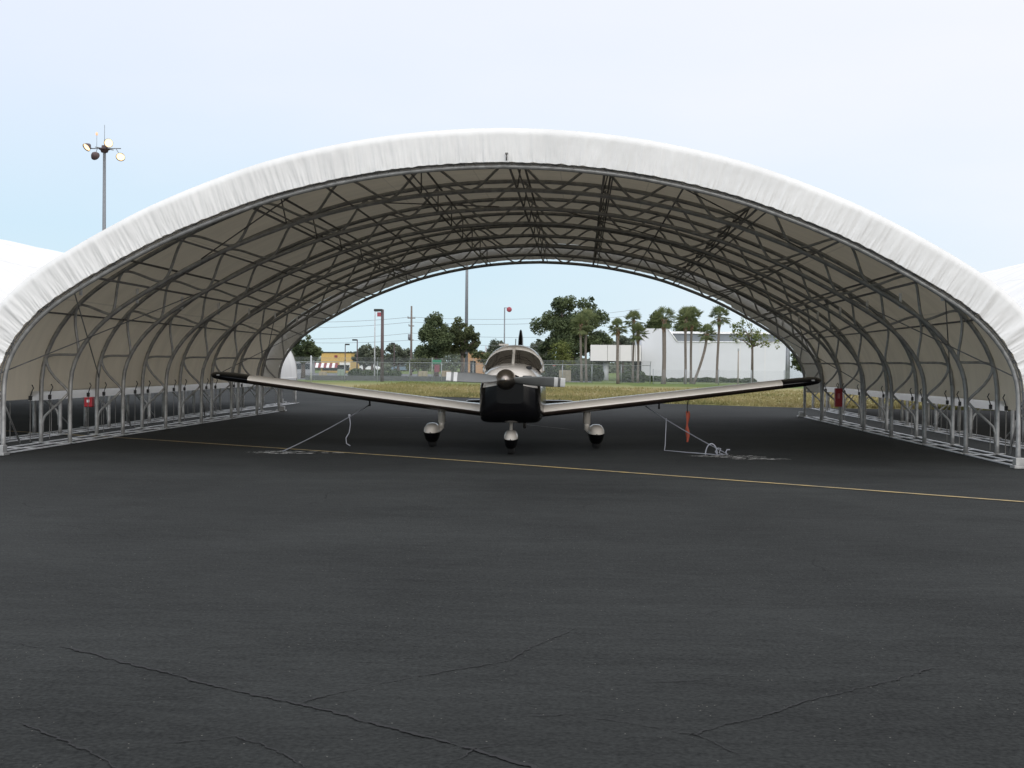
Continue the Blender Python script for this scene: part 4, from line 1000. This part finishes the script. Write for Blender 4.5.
# floodlight masts
lamp,nt,p_=newmat('lit_lamp'); p_.inputs['Emission Color'].default_value=(1,.70,.36,1); p_.inputs['Emission Strength'].default_value=60; p_.inputs['Base Color'].default_value=(.3,.2,.1,1)
n_=nt.nodes.new('ShaderNodeTexNoise'); n_.inputs['Scale'].default_value=2; mr=nt.nodes.new('ShaderNodeMapRange'); mr.inputs['To Min'].default_value=2.2; mr.inputs['To Max'].default_value=2.9
nt.links.new(n_.outputs['Fac'],mr.inputs[0]); nt.links.new(mr.outputs[0],p_.inputs['Emission Strength'])
warn,nt,p_=newmat('warning_lamp'); p_.inputs['Emission Color'].default_value=(1,.45,.25,1); p_.inputs['Emission Strength'].default_value=1.2; p_.inputs['Base Color'].default_value=(.6,.25,.15,1)
def mast(px,topy,Y,label,lit):
    b_=at(px,380,Y); z=at(px,topy,Y).z; t=thing('floodlight_mast',(b_.x,Y,0),label,'light mast'); k=Y/F_PX
    m=MB(); m.tube([(0,0,0),(0,0,z*.5),(0,0,z)],[.26,.2,.15],12); m.build('pole',M['mast'],t)
    m=MB(); m.lathe((0,0,z-.35),(0,0,1),[(0,.15),(.05,.32),(.3,.42),(.34,.55),(.46,.55),(.5,.3),(.75,.28),(.8,0)],16); m.build('lamp_ring',M['pole_dark'],t)
    m=MB(); m.tube([(-1.4,0,z+.1),(1.7,0,z+.1)],.05,6); m.tube([(-.6,-.9,z+.1),(.6,.9,z+.1)],.05,6); m.build('cross_arm',M['mast'],t)
    m=MB(); m.tube([(0,0,z+.4),(0,0,z+2.5)],.025,5); m.build('lightning_rod',M['mast'],t)
    m=MB(); m.tube([(-.8,0,z+.1),(-.8,0,z+1.5)],.02,5); m.build('warning_light_rod',M['mast'],t)
    m=MB(); m.lathe((-.8,0,z+1.45),(0,0,1),[(0,0),(0,.1),(.25,.1),(.32,0)],10); m.build('warning_light',warn,t)
    for (x,y,dz,d,on) in ((-1.75,-.1,.25,(-.45,-.6,-.65),1),(-.65,-.9,-.75,(.1,.9,-.4),0),(1.75,-.2,-.75,(.1,-.8,-.6),1),(.7,-.7,.55,(.1,-.9,-.35),1)):
        h=MB(); d=Vector(d).normalized(); c=Vector((x,y,z+dz)); h.lathe(c,d,[(-.42,0),(-.4,.15),(-.15,.35),(.12,.46),(.14,.46),(.12,.43),(.02,.4)],16); f=h.build('floodlight',M['pole_dark'],t)
        h=MB(); h.lathe(c,d,[(.04,.41),(.1,.25),(.12,0)],16); h.build('lens',lamp if (lit and on) else M['btrim'],f)
        h=MB(); h.tube([c,Vector((x*.7,y*.7,z+.1))],.035,5); h.build('bracket',M['mast'],f)
mast(103.5,149.5,130,'tall grey mast with lit floodlights above the hangar on the left',True)
mast(466,200,178,'tall grey mast seen through the hangar arch behind the round trees',True)
# ------------------------------------------------------------------ light
SUN_EL,SUN_AZ=R(18),R(166)   # azimuth measured from +Y towards +X: behind the camera, slightly right
sd=Vector((math.sin(SUN_AZ)*math.cos(SUN_EL),math.cos(SUN_AZ)*math.cos(SUN_EL),math.sin(SUN_EL)))
sl=bpy.data.lights.new('sun','SUN'); sl.energy=.9; sl.angle=R(35); sl.color=(1,.95,.88); so=bpy.data.objects.new('sun',sl); C.objects.link(so)
so.rotation_euler=sd.to_track_quat('Z','Y').to_euler(); so.location=(0,0,40)
w=bpy.data.worlds.new('World'); S.world=w; w.use_nodes=True; nt=w.node_tree; N=nt.nodes; L=nt.links
bg=N['Background']; bg.inputs['Strength'].default_value=.1
sky=N.new('ShaderNodeTexSky'); sky.sky_type='NISHITA'; sky.sun_disc=False; sky.sun_elevation=SUN_EL; sky.sun_rotation=SUN_AZ; sky.air_density=1; sky.dust_density=2
tc=N.new('ShaderNodeTexCoord'); sp=N.new('ShaderNodeSeparateXYZ'); L.new(tc.outputs['Generated'],sp.inputs[0])
def ramp(src,stops):
    r_=N.new('ShaderNodeValToRGB'); L.new(src,r_.inputs[0]); e=r_.color_ramp.elements
    while len(e)<len(stops): e.new(.5)
    for q,(p_,c) in zip(e,stops): q.position=p_; q.color=(*c,1)
    return r_.outputs[0]
# elevation gradient of the thin overcast (z of the direction)
base=ramp(sp.outputs[2],[(0,(.64,.80,.86)),(.10,(.60,.77,.90)),(.2,(.72,.80,.93)),(.35,(.80,.83,.93)),(1,(.85,.86,.92))])
# milky cloud veil, thicker towards the right and higher up
mp=N.new('ShaderNodeMapping'); mp.inputs['Scale'].default_value=(1.6,1.6,5); L.new(tc.outputs['Generated'],mp.inputs[0])
nz=N.new('ShaderNodeTexNoise'); nz.inputs['Scale'].default_value=1.7; nz.inputs['Detail'].default_value=5; L.new(mp.outputs[0],nz.inputs['Vector'])
def mm(op,a_,b_):
    q=N.new('ShaderNodeMath'); q.operation=op
    for i,v in enumerate((a_,b_)):
        if isinstance(v,(int,float)): q.inputs[i].default_value=v
        else: L.new(v,q.inputs[i])
    return q.outputs[0]
veil=mm('ADD',mm('ADD',mm('MULTIPLY',sp.outputs[0],1.1),mm('MULTIPLY',sp.outputs[2],1.8)),mm('MULTIPLY',nz.outputs['Fac'],.9))
vr=N.new('ShaderNodeMapRange'); L.new(veil,vr.inputs[0]); vr.inputs['From Min'].default_value=.35; vr.inputs['From Max'].default_value=1.25; vr.inputs['To Min'].default_value=0; vr.inputs['To Max'].default_value=1
mx=N.new('ShaderNodeMix'); mx.data_type='RGBA'; L.new(vr.outputs[0],mx.inputs['Factor']); L.new(base,mx.inputs['A']); mx.inputs['B'].default_value=(.87,.885,.95,1)
# the western sky behind the viewer is the brighter half
br=N.new('ShaderNodeMapRange'); L.new(sp.outputs[1],br.inputs[0]); br.inputs['From Min'].default_value=.3; br.inputs['From Max'].default_value=-.7; br.inputs['To Min'].default_value=11.2; br.inputs['To Max'].default_value=15
zr_=N.new('ShaderNodeMapRange'); L.new(sp.outputs[2],zr_.inputs[0]); zr_.inputs['From Min'].default_value=.3; zr_.inputs['From Max'].default_value=1; zr_.inputs['To Min'].default_value=0; zr_.inputs['To Max'].default_value=9
br2=mm('ADD',br.outputs[0],zr_.outputs[0])
sc=N.new('ShaderNodeVectorMath'); sc.operation='SCALE'; L.new(mx.outputs['Result'],sc.inputs[0]); L.new(br2,sc.inputs['Scale'])
m2=N.new('ShaderNodeMix'); m2.data_type='RGBA'; m2.inputs['Factor'].default_value=.93; L.new(sky.outputs[0],m2.inputs['A']); L.new(sc.outputs[0],m2.inputs['B'])
L.new(m2.outputs['Result'],bg.inputs['Color'])
S.view_settings.view_transform='Standard'; S.view_settings.look='None'; S.view_settings.exposure=0; S.view_settings.gamma=1
S.render.engine='CYCLES'; S.render.resolution_x=1024; S.render.resolution_y=768
S.cycles.max_bounces=6; S.cycles.diffuse_bounces=4; S.cycles.transparent_max_bounces=12
